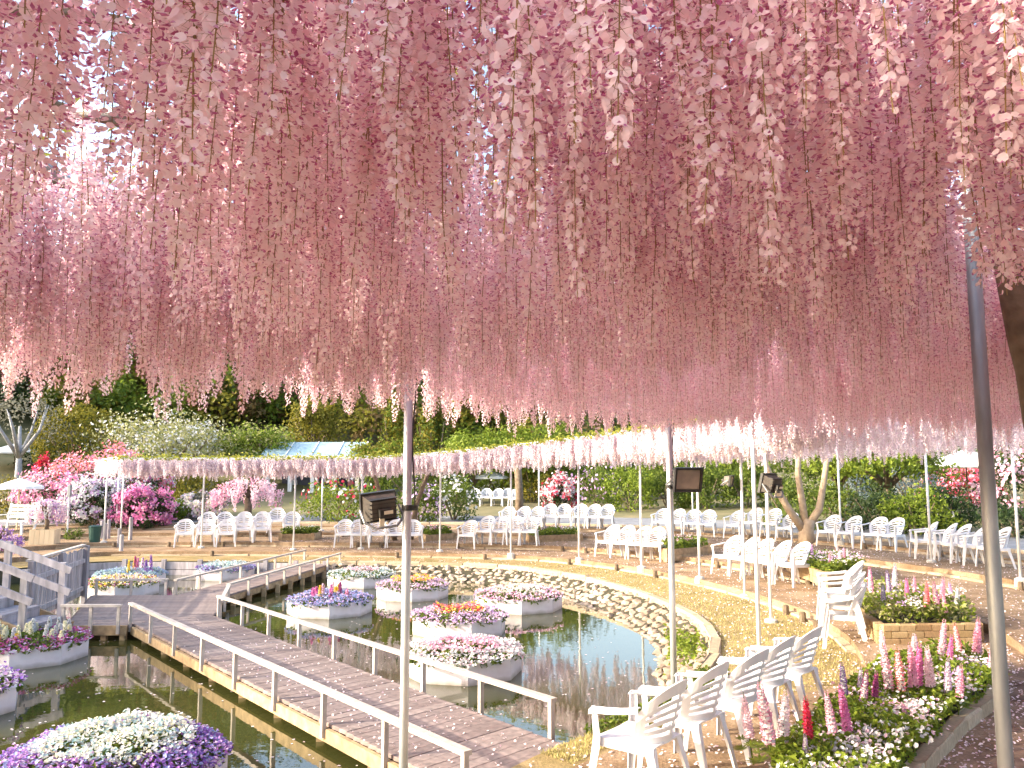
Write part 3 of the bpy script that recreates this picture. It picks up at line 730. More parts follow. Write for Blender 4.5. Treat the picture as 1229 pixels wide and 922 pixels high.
# ------------------------------------------------------------------ vine canopies
def raceme(seed, L_, nf, lod, s0=.0115, r0=.034):
    """one hanging wisteria raceme: stem, florets with banner petal and keel, buds at the tip"""
    global rng
    keep = rng; rng = np.random.default_rng(seed); mb = MB()
    zs = np.linspace(0, -L_, 7); st_ = np.c_[np.cumsum(rng.normal(0, .004, 7)), np.cumsum(rng.normal(0, .004, 7)), zs]
    tube(mb, st_, np.linspace(.0022, .0010, 7) * (1 if lod == 0 else .9), 3, 2, False)
    t = (np.arange(nf) + rng.uniform(0, 1, nf)) / nf; t = .04 + .95 * t
    a = np.arange(nf) * 2.39996 + rng.uniform(-.5, .5, nf)
    ax = np.stack([np.interp(t, np.linspace(0, 1, 7), st_[:, k]) for k in range(3)], 1)
    taper = np.where(t > .72, 1 - (t - .72) / .28 * .75, 1.) * np.where(t < .1, .75, 1)
    r = r0 * taper * rng.uniform(.75, 1.25, nf); out = np.c_[np.cos(a), np.sin(a), np.zeros(nf)]
    P = ax + out * r[:, None] + np.array([0, 0, 1.]) * (-.004 + rng.normal(0, .004, nf))[:, None]
    if lod == 0:   # pedicels
        w = np.c_[-np.sin(a), np.cos(a), np.zeros(nf)] * .0007
        V = np.stack([ax + w, ax - w, P], 1).reshape(-1, 3); mb.add(V, np.arange(nf * 3).reshape(-1, 3), 2)
    N = out + np.array([0, 0, .35]) + rng.normal(0, .38, (nf, 3)); N /= np.linalg.norm(N, axis=1)[:, None]
    T = np.cross(N, np.array([0, 0, 1.])); T /= np.linalg.norm(T, axis=1)[:, None]; B = np.cross(N, T) * -1
    B = np.where(B[:, 2:3] < 0, -B, B)
    s = (s0 * (.45 + .55 * taper) * rng.uniform(.8, 1.2, nf))[:, None]
    if lod == 0:
        cc = P + B * s * .55; VV = [cc - N * s * .30]
        for k in range(7):
            q = 2 * math.pi * k / 7; VV.append(cc + T * s * math.cos(q) * 1.05 + B * s * math.sin(q) * .95 - N * s * (.25 * abs(math.cos(q))))
        V = np.stack(VV, 1).reshape(-1, 3); i = np.arange(nf)[:, None] * 8
        mb.add(V, np.concatenate([i + np.array([[0, 1 + k, 1 + (k + 1) % 7]]) for k in range(7)]), 0)
    else:
        cc = P + B * s * .5; V = np.stack([cc + T * s, cc + B * s, cc - T * s, cc - B * s * .9 - N * s * .4], 1).reshape(-1, 3)
        i = np.arange(nf)[:, None] * 4; mb.add(V, np.concatenate([i + np.array([[0, 1, 3]]), i + np.array([[1, 2, 3]])]), 0)
    # keel and wings: a narrow folded boat thrust out and down below the banner
    tip = P + N * s * 1.25 - B * s * .75; m_ = (P + tip) / 2
    sd = T * s * .42; V = np.stack([P, m_ + sd - B * s * .12, tip, m_ - sd - B * s * .12, m_ + B * s * .22], 1).reshape(-1, 3)
    i = np.arange(nf)[:, None] * 5
    F = [[0, 1, 4], [4, 1, 2], [4, 2, 3], [0, 4, 3]] if lod == 0 else [[0, 1, 2], [0, 2, 3]]
    mb.add(V, np.concatenate([i + np.array([f]) for f in F]), 1)
    rng = keep
    return mb

def gn_scatter(name, P, rot, sc, idx, sources, parent):
    """stuff: copies of the source racemes at every point of a vertex cloud (geometry nodes)"""
    me = bpy.data.meshes.new(name); me.vertices.add(len(P)); me.vertices.foreach_set("co", np.asarray(P, float).ravel())
    for nm, tp, arr, key in (("rot", 'FLOAT_VECTOR', rot, "vector"), ("scl", 'FLOAT_VECTOR', sc, "vector"), ("idx", 'INT', idx, "value")):
        at = me.attributes.new(nm, tp, 'POINT'); at.data.foreach_set(key, np.asarray(arr).ravel())
    o = link(name, me, parent, "stuff")
    ng = bpy.data.node_groups.new(name, 'GeometryNodeTree')
    ng.interface.new_socket("Geometry", in_out='INPUT', socket_type='NodeSocketGeometry'); ng.interface.new_socket("Geometry", in_out='OUTPUT', socket_type='NodeSocketGeometry')
    N = ng.nodes; L = ng.links; gi = N.new("NodeGroupInput"); go = N.new("NodeGroupOutput")
    jn = N.new("GeometryNodeJoinGeometry")
    for s in sources:
        oi = N.new("GeometryNodeObjectInfo"); oi.inputs["Object"].default_value = s; oi.inputs["As Instance"].default_value = True; oi.transform_space = 'ORIGINAL'
        L.new(oi.outputs["Geometry"], jn.inputs[0])
    ip = N.new("GeometryNodeInstanceOnPoints"); ip.inputs["Pick Instance"].default_value = True
    def attr(nm, tp):
        a = N.new("GeometryNodeInputNamedAttribute"); a.data_type = tp; a.inputs[0].default_value = nm; return a.outputs[0]
    er = N.new("FunctionNodeEulerToRotation"); L.new(attr("rot", 'FLOAT_VECTOR'), er.inputs[0])
    L.new(gi.outputs[0], ip.inputs["Points"]); L.new(jn.outputs[0], ip.inputs["Instance"]); L.new(attr("idx", 'INT'), ip.inputs["Instance Index"])
    L.new(er.outputs[0], ip.inputs["Rotation"]); L.new(attr("scl", 'FLOAT_VECTOR'), ip.inputs["Scale"]); L.new(ip.outputs[0], go.inputs[0])
    md = o.modifiers.new("scatter", 'NODES'); md.node_group = ng
    return o

def pole(parent, x, y, ztop, r=.03, foot=True, mat="galv", z0=None):
    z = ter(x, y) if z0 is None else z0
    mb = MB(); tube(mb, [(x, y, z - .3), (x, y, ztop)], r, 12, 0); mb.build("post", mat, parent, smooth=True)
    if foot:
        mb = MB(); tube(mb, [(x, y, z - .1), (x, y, z + .04), (x, y, z + .06)], [.11, .10, .06], 10); mb.build("post_foot", "concrete", parent)

ZF = 3.52
def cabling(parent, x, y, zl, r=.031):
    """clamp band and a loose cable up a pole, as beside the floodlights"""
    mb = MB(); tube(mb, [(x, y, zl - .02), (x, y, zl + .02)], r + .008, 12); box(mb, (x + r + .02, y, zl), (.05, .03, .035)); mb.build("clamp", "black", parent)
    z = np.linspace(zl, 3.4, 16); w = np.c_[x + r + .012 + .012 * np.sin(z * 7), y - .01 + .010 * np.cos(z * 5), z]
    mb = MB(); tube(mb, w, .006, 5); mb.build("cable", "black", parent, smooth=True)
per = thing("wisteria_pergola", "grey steel pergola carrying the pink wisteria over the near path", "pergola")
pole(per, 1.87, 3.30, ZF, .028, False, "galvd"); pole(per, -.735, 5.9, ZF, .031, False, "galv", z0=-.9); pole(per, 1.66, 8.83, ZF, .033); pole(per, -2.07, 3.05, ZF, .032, False, "galvd")
pole(per, 5.6, 4.0, ZF, .031)
cabling(per, -.735, 5.9, 2.0); cabling(per, 1.66, 8.83, 2.12, .033)
EDGE = [(-3.6, 5.2), (-3.16, 5.2), (-2.1, 5.25), (-1.4, 6.3), (-.1, 8.0), (1.8, 9.5), (3.7, 9.6), (7.0, 9.9)]
def yedge(x): return np.interp(x, [e[0] for e in EDGE], [e[1] for e in EDGE])
for y in np.arange(.4, 9.6, 1.25):
    xs = [x for x in np.arange(-3.5, 6.9, .1) if yedge(x) > y]
    mb = MB(); tube(mb, [(min(xs), y, ZF), (max(xs), y, ZF)], .024, 8); mb.build("cross_bar", "galvd", per, smooth=True)
for x in (-3.4, -2.07, -.735, .6, 1.87, 3.2, 4.5, 5.5, 6.6):
    mb = MB(); tube(mb, [(x, .2, ZF + .055), (x, float(yedge(x)), ZF + .055)], .028, 8); mb.build("long_bar", "galvd", per, smooth=True)

vine = thing("wisteria_vine", "pink wisteria with long flower racemes hanging overhead from the near pergola", "wisteria")
TP = np.array([(3.15, 4.15, -.1, .17), (3.02, 4.15, .9, .13), (2.80, 4.1, 1.7, .105), (2.60, 4.05, 2.35, .088), (2.50, 4.0, 2.95, .08), (2.3, 3.9, 3.58, .06)])
for _ in range(2): TP = np.concatenate([TP[:1], np.stack([TP[:-1] * .75 + TP[1:] * .25, TP[:-1] * .25 + TP[1:] * .75], 1).reshape(-1, 4), TP[-1:]])
mb = MB(); tube(mb, TP[:, :3], TP[:, 3] * (1 + .06 * np.sin(np.arange(len(TP)) * 1.9)), 12)
tube(mb, [(2.56, 4.02, 2.6), (2.66, 4.15, 3.0), (2.9, 4.4, 3.3), (3.6, 4.9, 3.6)], [.03, .055, .05, .04], 8); mb.build("trunk", "bark", vine, smooth=True)
for k in range(26):
    x, y = random.uniform(-3.3, 6.2), random.uniform(.4, 5); a = random.uniform(0, 6.28); p = [(x, y, ZF + .06)]
    if k < 2: x, y, a = -1.5 + k * .5, 2.2 + k * .1, .3; p = [(x, y, ZF - .02)]
    for q in range(7):
        a += random.uniform(-.5, .5); x += .35 * math.cos(a); y += .35 * math.sin(a)
        if y > yedge(x) or x < -3.5 or x > 6.8: break
        p.append((x, y, ZF + random.uniform(.04, .11)))
    if len(p) > 2:
        p = np.array(p)
        for _ in range(2): p = np.concatenate([p[:1], np.stack([p[:-1] * .75 + p[1:] * .25, p[:-1] * .25 + p[1:] * .75], 1).reshape(-1, 3), p[-1:]])
        mb = MB(); tube(mb, p, np.linspace(.030, .010, len(p)), 6); mb.build("branch", "bark", vine, smooth=True)

hi = [raceme(100 + i, .72, 205, 0, .0096, .039).mesh("raceme", ["petal", "keel", "wstem"]) for i in range(5)]
lo = [raceme(200 + i, .72, 175, 1, .0116, .040).mesh("raceme", ["petal", "keel", "wstem"]) for i in range(5)]
xs = rng.uniform(-3.5, 6.9, 10200); ys = rng.uniform(.25, 9.9, 10200)
k = ys < yedge(xs) - rng.uniform(-.1, .12, len(xs)) ; xs, ys = xs[k], ys[k]
den = .5 + .5 * np.sin(xs * 2.1 + 1.3 * np.sin(ys * 1.7)) * np.sin(ys * 2.4 + xs)
keepp = rng.uniform(0, 1, len(xs)) < .62 + .55 * den
keepp &= ~((np.hypot((xs + 1.35) / .55, (ys - 2.45) / .75) < 1) & (rng.uniform(0, 1, len(xs)) < .75))
keepp &= ~((np.hypot((xs + .15) / .25, (ys - 2.6) / .8) < 1) & (rng.uniform(0, 1, len(xs)) < .6))
keepp &= ~((np.hypot((xs - 2.05) / .3, (ys - 3.2) / .5) < 1) & (rng.uniform(0, 1, len(xs)) < .75))
sg = np.clip((ys - .9) / 1.6, 0, 1); keepp &= ~((np.abs(xs + .50 + .9 * sg) < .07 + .17 * sg) & (ys > .8) & (ys < 2.9) & (rng.uniform(0, 1, len(xs)) < .72))
keepp &= ~((ys > 4.2) & (rng.uniform(0, 1, len(xs)) < .28))
keepp &= ~((np.abs(xs / np.maximum(ys, .1) - .560) < .028) & (ys > 2.1) & (ys < 3.3))
keepp &= np.hypot(xs, ys) > 1.05
keepp &= ~((np.abs(xs / np.maximum(ys, .1) - .615) < .035) & (ys > 2.7) & (ys < 4.05))
xs, ys = xs[keepp], ys[keepp]; n = len(xs)
edge_ = np.exp(-(yedge(xs) - ys) / .35)
lsc = np.clip(rng.normal(1, .115, n) + .06 * np.sin(xs * 1.3 + ys * .9), .62, 1.36); wsc = rng.uniform(.85, 1.2, n); lsc = lsc * (1 + edge_ * rng.uniform(-.20, .16, n))
zt = ZF - rng.uniform(0, .06, n)
rot = np.c_[rng.normal(0, .03, n), rng.normal(0, .03, n), rng.uniform(0, 6.283, n)]
u = xs / np.maximum(ys, .01); vis = (ys > .9) & (np.abs(u) < .66); score = np.where(vis, np.hypot(xs, ys), 99)
order = np.argsort(score); near = order[:300]; far = order[300:]
first = []
for j, i in enumerate(near):
    o = link("raceme", hi[j % 5], vine); o.location = (xs[i], ys[i], zt[i]); o.rotation_euler = rot[i]; o.scale = (wsc[i], wsc[i], lsc[i])
    first.append(o)
# mid distance keeps the full florets, the rest a lighter copy
lows = []
fd = np.hypot(xs[far], ys[far]); mid = far[(fd < 5.0) & (ys[far] > .3)]; back = far[~((fd < 5.0) & (ys[far] > .3))]
gn_scatter("racemes", np.c_[xs, ys, zt][mid], rot[mid], np.c_[wsc, wsc, lsc][mid], rng.integers(0, 5, len(mid)), first[:5], vine)
for me in lo:
    i = back[len(lows)]; o = link("raceme", me, vine); o.location = (xs[i], ys[i], zt[i]); o.rotation_euler = rot[i]; o.scale = (wsc[i], wsc[i], lsc[i]); lows.append(o)
back = back[len(lows):]
gn_scatter("racemes", np.c_[xs, ys, zt][back], rot[back], np.c_[wsc, wsc, lsc][back], rng.integers(0, 5, len(back)), lows, vine)
mb = MB(); q = rng.integers(0, n, 3400)
P = np.c_[xs[q] + rng.normal(0, .08, 3400), ys[q] + rng.normal(0, .08, 3400), rng.uniform(ZF - .10, ZF + .25, 3400)]
leaves(mb, P, .075, 0, np.array([0, 0, 1.]), .8, .45); mb.build("leaves", "vleaf", vine, kind="stuff")

# the ring pergola round the far side
rper = thing("wisteria_pergola", "ring of slim pale poles and wires carrying white wisteria beyond the pond", "pergola")
INNER = [(3.06, 10.62), (4.0, 13.2), (4.36, 15.95), (3.93, 17.8), (3.04, 19.9), (1.74, 21.97), (-.03, 23.27), (-2.08, 24.4), (-4.5, 25.2), (-6.43, 24.9), (-9.4, 25.6), (-12.6, 26.1)]
OUTER = [(9.13, 15.26), (9.22, 18.65), (8.99, 23.09), (6.2, 28.9), (-6.75, 29.9), (-13.2, 28.5), (-14.3, 30.5), (1.0, 31.2)]
def zring(x): return 2.78 + .50 * ss(-5, 3.5, x)
for (x, y) in INNER + OUTER: pole(rper, x, y, zring(x) - .02, .026, True, "palepost")
def wire(o):
    pts = []
    for i in range(61):
        t = R(-16) + (R(122) - R(-16)) * i / 60; x, y = ring(t, o); pts.append((x, y, zring(x)))
    mb = MB(); tube(mb, pts, .016, 5); mb.build("ring_wire", "galv", rper, smooth=True)
for o in (.75, 2.2, 4.2, 6.4): wire(o)
for i in range(24):
    t = R(-14) + (R(121) - R(-14)) * i / 23; x0, y0 = ring(t, .72); x1, y1 = ring(t, 6.45)
    mb = MB(); tube(mb, [(x0, y0, zring(x0) + .03), (x1, y1, zring(x1) + .03)], .014, 5); mb.build("spoke", "galv", rper, smooth=True)
rv = thing("wisteria_vine", "pale white and lilac wisteria fringe hanging from the ring pergola beyond the pond", "wisteria")
pale = [raceme(300 + i, .52, 70, 1, .017, .034).mesh("raceme", ["petal2", "keel2", "wstem"]) for i in range(4)]
def ring_pts(n, o0, o1, pw):
    t = rng.uniform(R(-17), R(121.5), n); o = o0 + (o1 - o0) * rng.uniform(0, 1, n) ** pw
    return np.array([(*ring(a, b), 0) for a, b in zip(t, o)])
P = np.concatenate([ring_pts(2600, .6, 1.5, 1.0), ring_pts(3400, 1.5, 6.6, 1.1)]); n = len(P)
P[:, 2] = [zring(x) for x in P[:, 0]]
ln = rng.normal(.82, .16, n) * (1 + .28 * np.array([ss(-5, 3, x) for x in P[:, 0]])); wd = rng.uniform(1.0, 1.5, n)
ro = np.c_[rng.normal(0, .03, n), rng.normal(0, .03, n), rng.uniform(0, 6.283, n)]
dd = np.hypot(P[:, 0], P[:, 1]) + np.where(np.abs(P[:, 0] / P[:, 1]) > .62, 50, 0); od = np.argsort(dd); src = []
for j, i in enumerate(od[:300]):
    o = link("raceme", pale[j % 4], rv); o.location = P[i]; o.rotation_euler = ro[i]; o.scale = (wd[i], wd[i], ln[i]); src.append(o)
od = od[300:]
gn_scatter("racemes", P[od], ro[od], np.c_[wd, wd, ln][od], rng.integers(0, 4, len(od)), src[:4], rv)
mb = MB(); Q = ring_pts(5200, .50, 5.0, 2.0); Q[:, 2] = [zring(x) + rng.uniform(-.06, .05) + (.10 if rng.uniform() < .12 else 0) for x in Q[:, 0]]
leaves(mb, Q, .12, 0, np.array([0, 0, 1.]), .9, .45); mb.build("leaves", "vleaf", rv, kind="stuff")
def trunk(parent, paths, mat, name="trunk"):
    mb = MB()
    for p, r0, r1 in paths: tube(mb, p, np.linspace(r0, r1, len(p)), 8)
    mb.build(name, mat, parent, smooth=True)
bx, by, bz = 8.36, 24.0, .35
trunk(rv, [([(bx, by, bz - .1), (bx, by, bz + .35), (bx + .1, by, bz + .7)], .26, .17), ([(bx, by, bz + .3), (bx - .45, by, bz + .95), (bx - .85, by + .1, bz + 1.7), (bx - 1.35, by, bz + 3.0)], .13, .07),
           ([(bx, by, bz + .4), (bx - .05, by + .1, bz + 1.2), (bx - .18, by, bz + 2.0), (bx - .1, by, bz + 3.0)], .12, .07), ([(bx + .05, by, bz + .5), (bx + .4, by, bz + 1.0), (bx + .6, by + .1, bz + 1.8), (bx + .78, by, bz + 3.0)], .13, .07)], "barkpale")
trunk(rv, [([(-3.7, 27.0, .1), (-3.95, 27.0, 1.0), (-4.3, 27.0, 1.9), (-4.6, 27, 2.9)], .09, .06), ([(-3.3, 27.4, .2), (-3.1, 27.4, 1.4), (-2.6, 27.4, 2.8)], .10, .06)], "bark")
trunk(rv, [([(.28, 32.0, .4), (.28, 32.0, 1.6), (.2, 32, 3.0)], .17, .13)], "bark")

# ------------------------------------------------------------------ floodlights on the poles
def floodlight(loc, rz, tilt, label, s=1., clamp=None):
    root = thing("floodlight", label, "floodlight", loc, rz, "floodlights clamped to the poles"); root.rotation_euler = (tilt, 0, rz); root.scale = (s, s, s)
    V = [(-.14, .03, -.11), (.14, .03, -.11), (.14, .03, .11), (-.14, .03, .11), (-.10, -.10, -.075), (.10, -.10, -.075), (.10, -.10, .075), (-.10, -.10, .075)]
    mb = MB(); mb.add(V, [(0, 1, 2, 3), (7, 6, 5, 4), (0, 4, 5, 1), (1, 5, 6, 2), (2, 6, 7, 3), (3, 7, 4, 0)]); mb.build("housing", "alu", root)
    mb = MB()
    for a, b in (((0, .04, .115), (.30, .035, .02)), ((0, .04, -.115), (.30, .035, .02)), ((-.142, .04, 0), (.02, .035, .212)), ((.142, .04, 0), (.02, .035, .212))): box(mb, a, b)
    mb.build("bezel", "black", root)
    mb = MB(); box(mb, (0, .036, 0), (.255, .006, .195)); mb.build("lens", "lampglass", root)
    for i in range(6):
        mb = MB(); box(mb, (0, -.055, -.088 + i * .035), (.232, .09, .007)); mb.build("cooling_fin", "black", root)
    mb = MB(); tube(mb, [(.165, 0, 0), (.165, -.10, -.08), (.09, -.15, -.13), (-.09, -.15, -.13), (-.165, -.10, -.08), (-.165, 0, 0)], .011, 6); mb.build("bracket", "galvd", root)
    mb = MB(); box(mb, (.0, -.125, -.02), (.10, .05, .07)); mb.build("junction_box", "black", root)
    mb = MB(); box(mb, (.02, -.154, -.01), (.075, .006, .028)); box(mb, (-.03, -.13, -.10), (.04, .006, .09)); mb.build("paper_tag", "paper", root)
    return root
floodlight((-.93, 5.92, 2.00), R(28), R(10), "large black finned floodlight clamped left of the middle pole, back turned", .86).rotation_euler[1] = R(-7)
floodlight((1.80, 8.66, 2.20), R(195), R(-12), "black floodlight on the pole at the pond edge, glass facing out", 1.02)
floodlight((3.24, 10.55, 2.14), R(40), R(15), "floodlight on the slim pole before the forked trunk", 1.0)
floodlight((4.12, 15.9, 2.17), R(240), R(-10), "small pale floodlight on the pole left of the twin poles", .85)

# ------------------------------------------------------------------ beds with lupins
LUP = {}
def lupin_mesh(mat, seed):
    if (mat, seed) in LUP: return LUP[mat, seed]
    global rng
    keep = rng; rng = np.random.default_rng(900 + seed); mb = MB(); nw, per_ = 19, 8; n = nw * per_
    w = np.repeat(np.arange(nw), per_); t = (w + .5) / nw; a = np.tile(np.arange(per_) * 6.2832 / per_, nw) + w * .41 + rng.normal(0, .12, n)
    sh_ = np.clip(1.05 - t ** 2.6 * .95, .12, 1); z = .20 + t * .38 + rng.normal(0, .004, n); D = np.c_[np.cos(a), np.sin(a), .25 + .7 * t]; D /= np.linalg.norm(D, axis=1)[:, None]
    P = np.c_[.010 * np.cos(a), .010 * np.sin(a), z]; ln_ = (.040 * sh_ * rng.uniform(.8, 1.15, n))[:, None]; hw = (.0135 * (.35 + .65 * sh_))[:, None]
    Sx = np.c_[-np.sin(a), np.cos(a), np.zeros(n)]; U = np.cross(D, Sx) * -1; U = np.where(U[:, 2:3] < 0, -U, U)
    m1 = P + D * ln_ * .62; tip = P + D * ln_
    V = np.stack([P, m1 + Sx * hw - U * hw * .5, tip, m1 - Sx * hw - U * hw * .5, m1 + U * hw * .35], 1).reshape(-1, 3); i = np.arange(n)[:, None] * 5
    mb.add(V, np.concatenate([i + np.array([f]) for f in ([0, 1, 4], [1, 2, 4], [2, 3, 4], [3, 0, 4])]), 0)
    bs = m1 + U * hw * .2; V = np.stack([bs - Sx * hw * .8, bs + Sx * hw * .8, bs + Sx * hw * .6 + U * hw * 1.7, bs - Sx * hw * .6 + U * hw * 1.7], 1).reshape(-1, 3)
    k = np.arange(n)[t < .85]; i = k[:, None] * 4; mb.add(V, i + np.array([[0, 1, 2, 3]]), 1)
    h = mb.mesh("flower_head", [mat, "f_white" if seed % 2 else mat])
    mb = MB(); tube(mb, [(0, 0, -.02), (.004, 0, .3), (0, 0, .585)], [.008, .006, .003], 5); s = mb.mesh("stem", "g_mid")
    mb = MB()
    for k in range(7):
        a = k * 2.4; c = np.array((.10 * math.cos(a), .10 * math.sin(a), .10 + .014 * k)); m = 9; q = np.arange(m) * 6.283 / m
        P = c + np.c_[np.cos(q), np.sin(q), np.full(m, .15)] * .035; N_, T, B = frames(m, np.array([0, 0, 1.]), .15)
        T = np.c_[np.cos(q), np.sin(q), np.full(m, .2)]; B = np.c_[-np.sin(q), np.cos(q), np.zeros(m)]
        V = np.stack([P - T * .035, P + B * .011, P + T * .035, P - B * .011], 1).reshape(-1, 3); i = np.arange(m)[:, None] * 4
        mb.add(V, np.concatenate([i + np.array([[0, 1, 2]]), i + np.array([[0, 2, 3]])]))
    l = mb.mesh("leaves", "g_bright"); rng = keep
    LUP[mat, seed] = (h, s, l); return LUP[mat, seed]
CNAME = dict(f_pink="pink", f_palepink="pale pink", f_magenta="magenta", f_coral="coral pink", f_red="crimson", f_lilac="lilac", f_purple="violet", f_white="white", f_plum="plum")
def lupin(x, y, z, mat, seed, sc, label, group):
    r = thing("lupin", label, "lupin", (x, y, z), random.uniform(0, 6.28), group); r.scale = (sc, sc, sc)
    sc *= .93; r.scale = (sc, sc, sc); r.rotation_euler = (random.uniform(-.14, .14), random.uniform(-.14, .14), random.uniform(0, 6.28))
    h, s, l = lupin_mesh(mat, seed)
    link("flower_head", h, r); link("stem", s, r); link("leaves", l, r)
def lupins(lst, z, where, group):
    cnt = {}
    for (x, y, m, sc) in sorted(lst, key=lambda q: q[0] / q[1]):
        c = CNAME[m]; i = cnt.get(c, 0); cnt[c] = i + 1
        tot = sum(1 for q in lst if q[2] == m)
        lab = f"{c} lupin spike {where}" + (f", {ORD[i]} {c} one from left" if tot > 1 else "")
        lupin(x, y, z, m, len(LUP) % 2 if (m, 0) not in LUP else random.randint(0, 1), sc, lab, group)

# front bed: curved outline
BED = [(1.75, 4.6), (1.72, 5.5), (1.82, 6.1), (2.25, 6.85), (2.75, 7.55), (3.30, 8.35), (3.85, 9.15), (4.35, 9.75), (5.0, 10.05), (5.33, 9.75), (5.20, 9.2), (4.6, 8.35), (3.95, 7.65), (3.30, 6.85), (2.72, 6.1), (2.30, 5.3), (2.1, 4.6)]
def inside(poly, P):
    x, y = P[:, 0], P[:, 1]; c = np.zeros(len(P), bool); n = len(poly)
    for i in range(n):
        (x0, y0), (x1, y1) = poly[i], poly[(i + 1) % n]
        k = ((y0 > y) != (y1 > y)); c ^= k & (x < (x1 - x0) * (y - y0) / (y1 - y0 + 1e-12) + x0)
    return c
def poly_pts(poly, n):
    a = np.array(poly); lo_, hi_ = a.min(0), a.max(0); P = rng.uniform(lo_, hi_, (n * 4, 2)); P = P[inside(poly, P)][:n]
    return np.c_[P, np.zeros(len(P))]
fbed = thing("flower_bed", "curved front bed of lupins and small white flowers edged with flat kerb stones", "flower bed")
mb = MB(); mb.add([(x, y, .07) for x, y in BED], [tuple(range(len(BED)))[::-1]]); 
for f in mb.f: pass
mb.build("soil", "soil", fbed)
pk = [MB() for _ in range(3)]; pkm = []
for mb in pk:
    bbox(mb, (0, 0, 0), (1, .13, .17), .014)
    for v in mb.v: v += rng.uniform(-.01, .01, v.shape) * np.array([.2, 1, 1])
    pkm.append(mb.mesh("edging_stone", "kerb"))
def edging(poly, step, parent, z, closed=True, h=None):
    P = [np.array(p, float) for p in poly]; seg = []
    for i in range(len(P) - (0 if closed else 1)):
        a, b = P[i], P[(i + 1) % len(P)]; l = np.linalg.norm(b - a); m = max(1, round(l / step))
        for k in range(m): seg.append((a + (b - a) * k / m, a + (b - a) * (k + 1) / m))
    for a, b in seg:
        o = link("edging_stone", random.choice(pkm), parent); c = (a + b) / 2; o.location = (c[0], c[1], z - .045 + random.uniform(-.006, .006)); o.rotation_euler = (0, 0, math.atan2(b[1] - a[1], b[0] - a[0]) + random.uniform(-.015, .015)); o.scale = (np.linalg.norm(b - a) - .012, 1, 1)
edging(BED, .5, fbed, .07)
P = poly_pts(BED, 12000); hgt = .12 + .10 * (np.sin(P[:, 0] * 4) * np.sin(P[:, 1] * 3.3) * .5 + .5) + rng.uniform(0, .14, len(P)); P[:, 2] = hgt
mb = MB(); k = rng.uniform(0, 1, len(P)) < .45; leaves(mb, P[k], .065, 0, np.array([0, 0, 1.]), .9); leaves(mb, P[~k], .055, 1, np.array([0, 0, 1.]), .9)
mb.build("foliage", ["g_bright", "g_bright"], fbed, kind="stuff")
def clusters(poly, n, per_, sig, size, mats, z0, parent, nm="flowers", kk=5):
    c = poly_pts(poly, n); mb = MB()
    for j, p in enumerate(c):
        Q = p + rng.normal(0, sig, (per_, 3)) * np.array([1, 1, .35]) + np.array([0, 0, z0]); florets(mb, Q, size, j % len(mats), np.array([-.2, -.3, 1.]), .5, kk)
    return mb.build(nm, mats, parent, kind="stuff")
clusters([p for p in BED if p[1] < 20], 150, 9, .07, .036, ["f_white", "f_white", "f_palepink"], .27, fbed)
clusters([(2.0, 4.8), (2.0, 6.1), (3.0, 7.4), (3.7, 7.6), (2.9, 6.5), (2.3, 5.4)], 44, 26, .075, .034, ["f_white", "f_palepink", "f_white"], .27, fbed)
clusters([(2.4, 6.3), (2.5, 7.0), (3.3, 8.2), (4.4, 9.3), (5.0, 9.2), (4.2, 8.1)], 40, 22, .085, .035, ["f_lilac", "f_pink", "f_palepink"], .27, fbed)
FL = [(1.86, 6.15, "f_pink", 1.25), (1.94, 6.3, "f_palepink", 1.1), (1.80, 6.5, "f_palepink", .95), (2.18, 6.35, "f_red", .95), (2.45, 6.55, "f_pink", .95), (2.58, 6.6, "f_magenta", 1.0), (2.04, 6.05, "f_lilac", .62),
      (2.95, 7.65, "f_purple", .9), (3.02, 7.5, "f_plum", .85), (3.15, 7.55, "f_plum", .8), (3.42, 7.75, "f_pink", 1.15), (3.50, 7.72, "f_coral", 1.1), (3.64, 7.8, "f_pink", 1.15), (3.72, 7.95, "f_magenta", 1.1), (3.84, 7.9, "f_palepink", 1.1), (3.93, 7.8, "f_lilac", .9), (3.98, 7.72, "f_pink", .85),
      (4.02, 9.25, "f_palepink", .95), (4.28, 9.2, "f_palepink", .85), (4.62, 9.3, "f_pink", 1.1), (4.66, 9.2, "f_magenta", .85), (4.98, 9.5, "f_coral", .95), (5.08, 9.45, "f_pink", 1.1), (5.16, 9.5, "f_palepink", .95), (5.10, 9.05, "f_magenta", .9), (5.02, 8.95, "f_palepink", .85), (4.92, 8.92, "f_magenta", .7), (3.2, 7.95, "f_lilac", .7), (4.4, 9.35, "f_lilac", .8)]
lupins(FL, .10, "in the curved front bed", "lupins in the front bed")

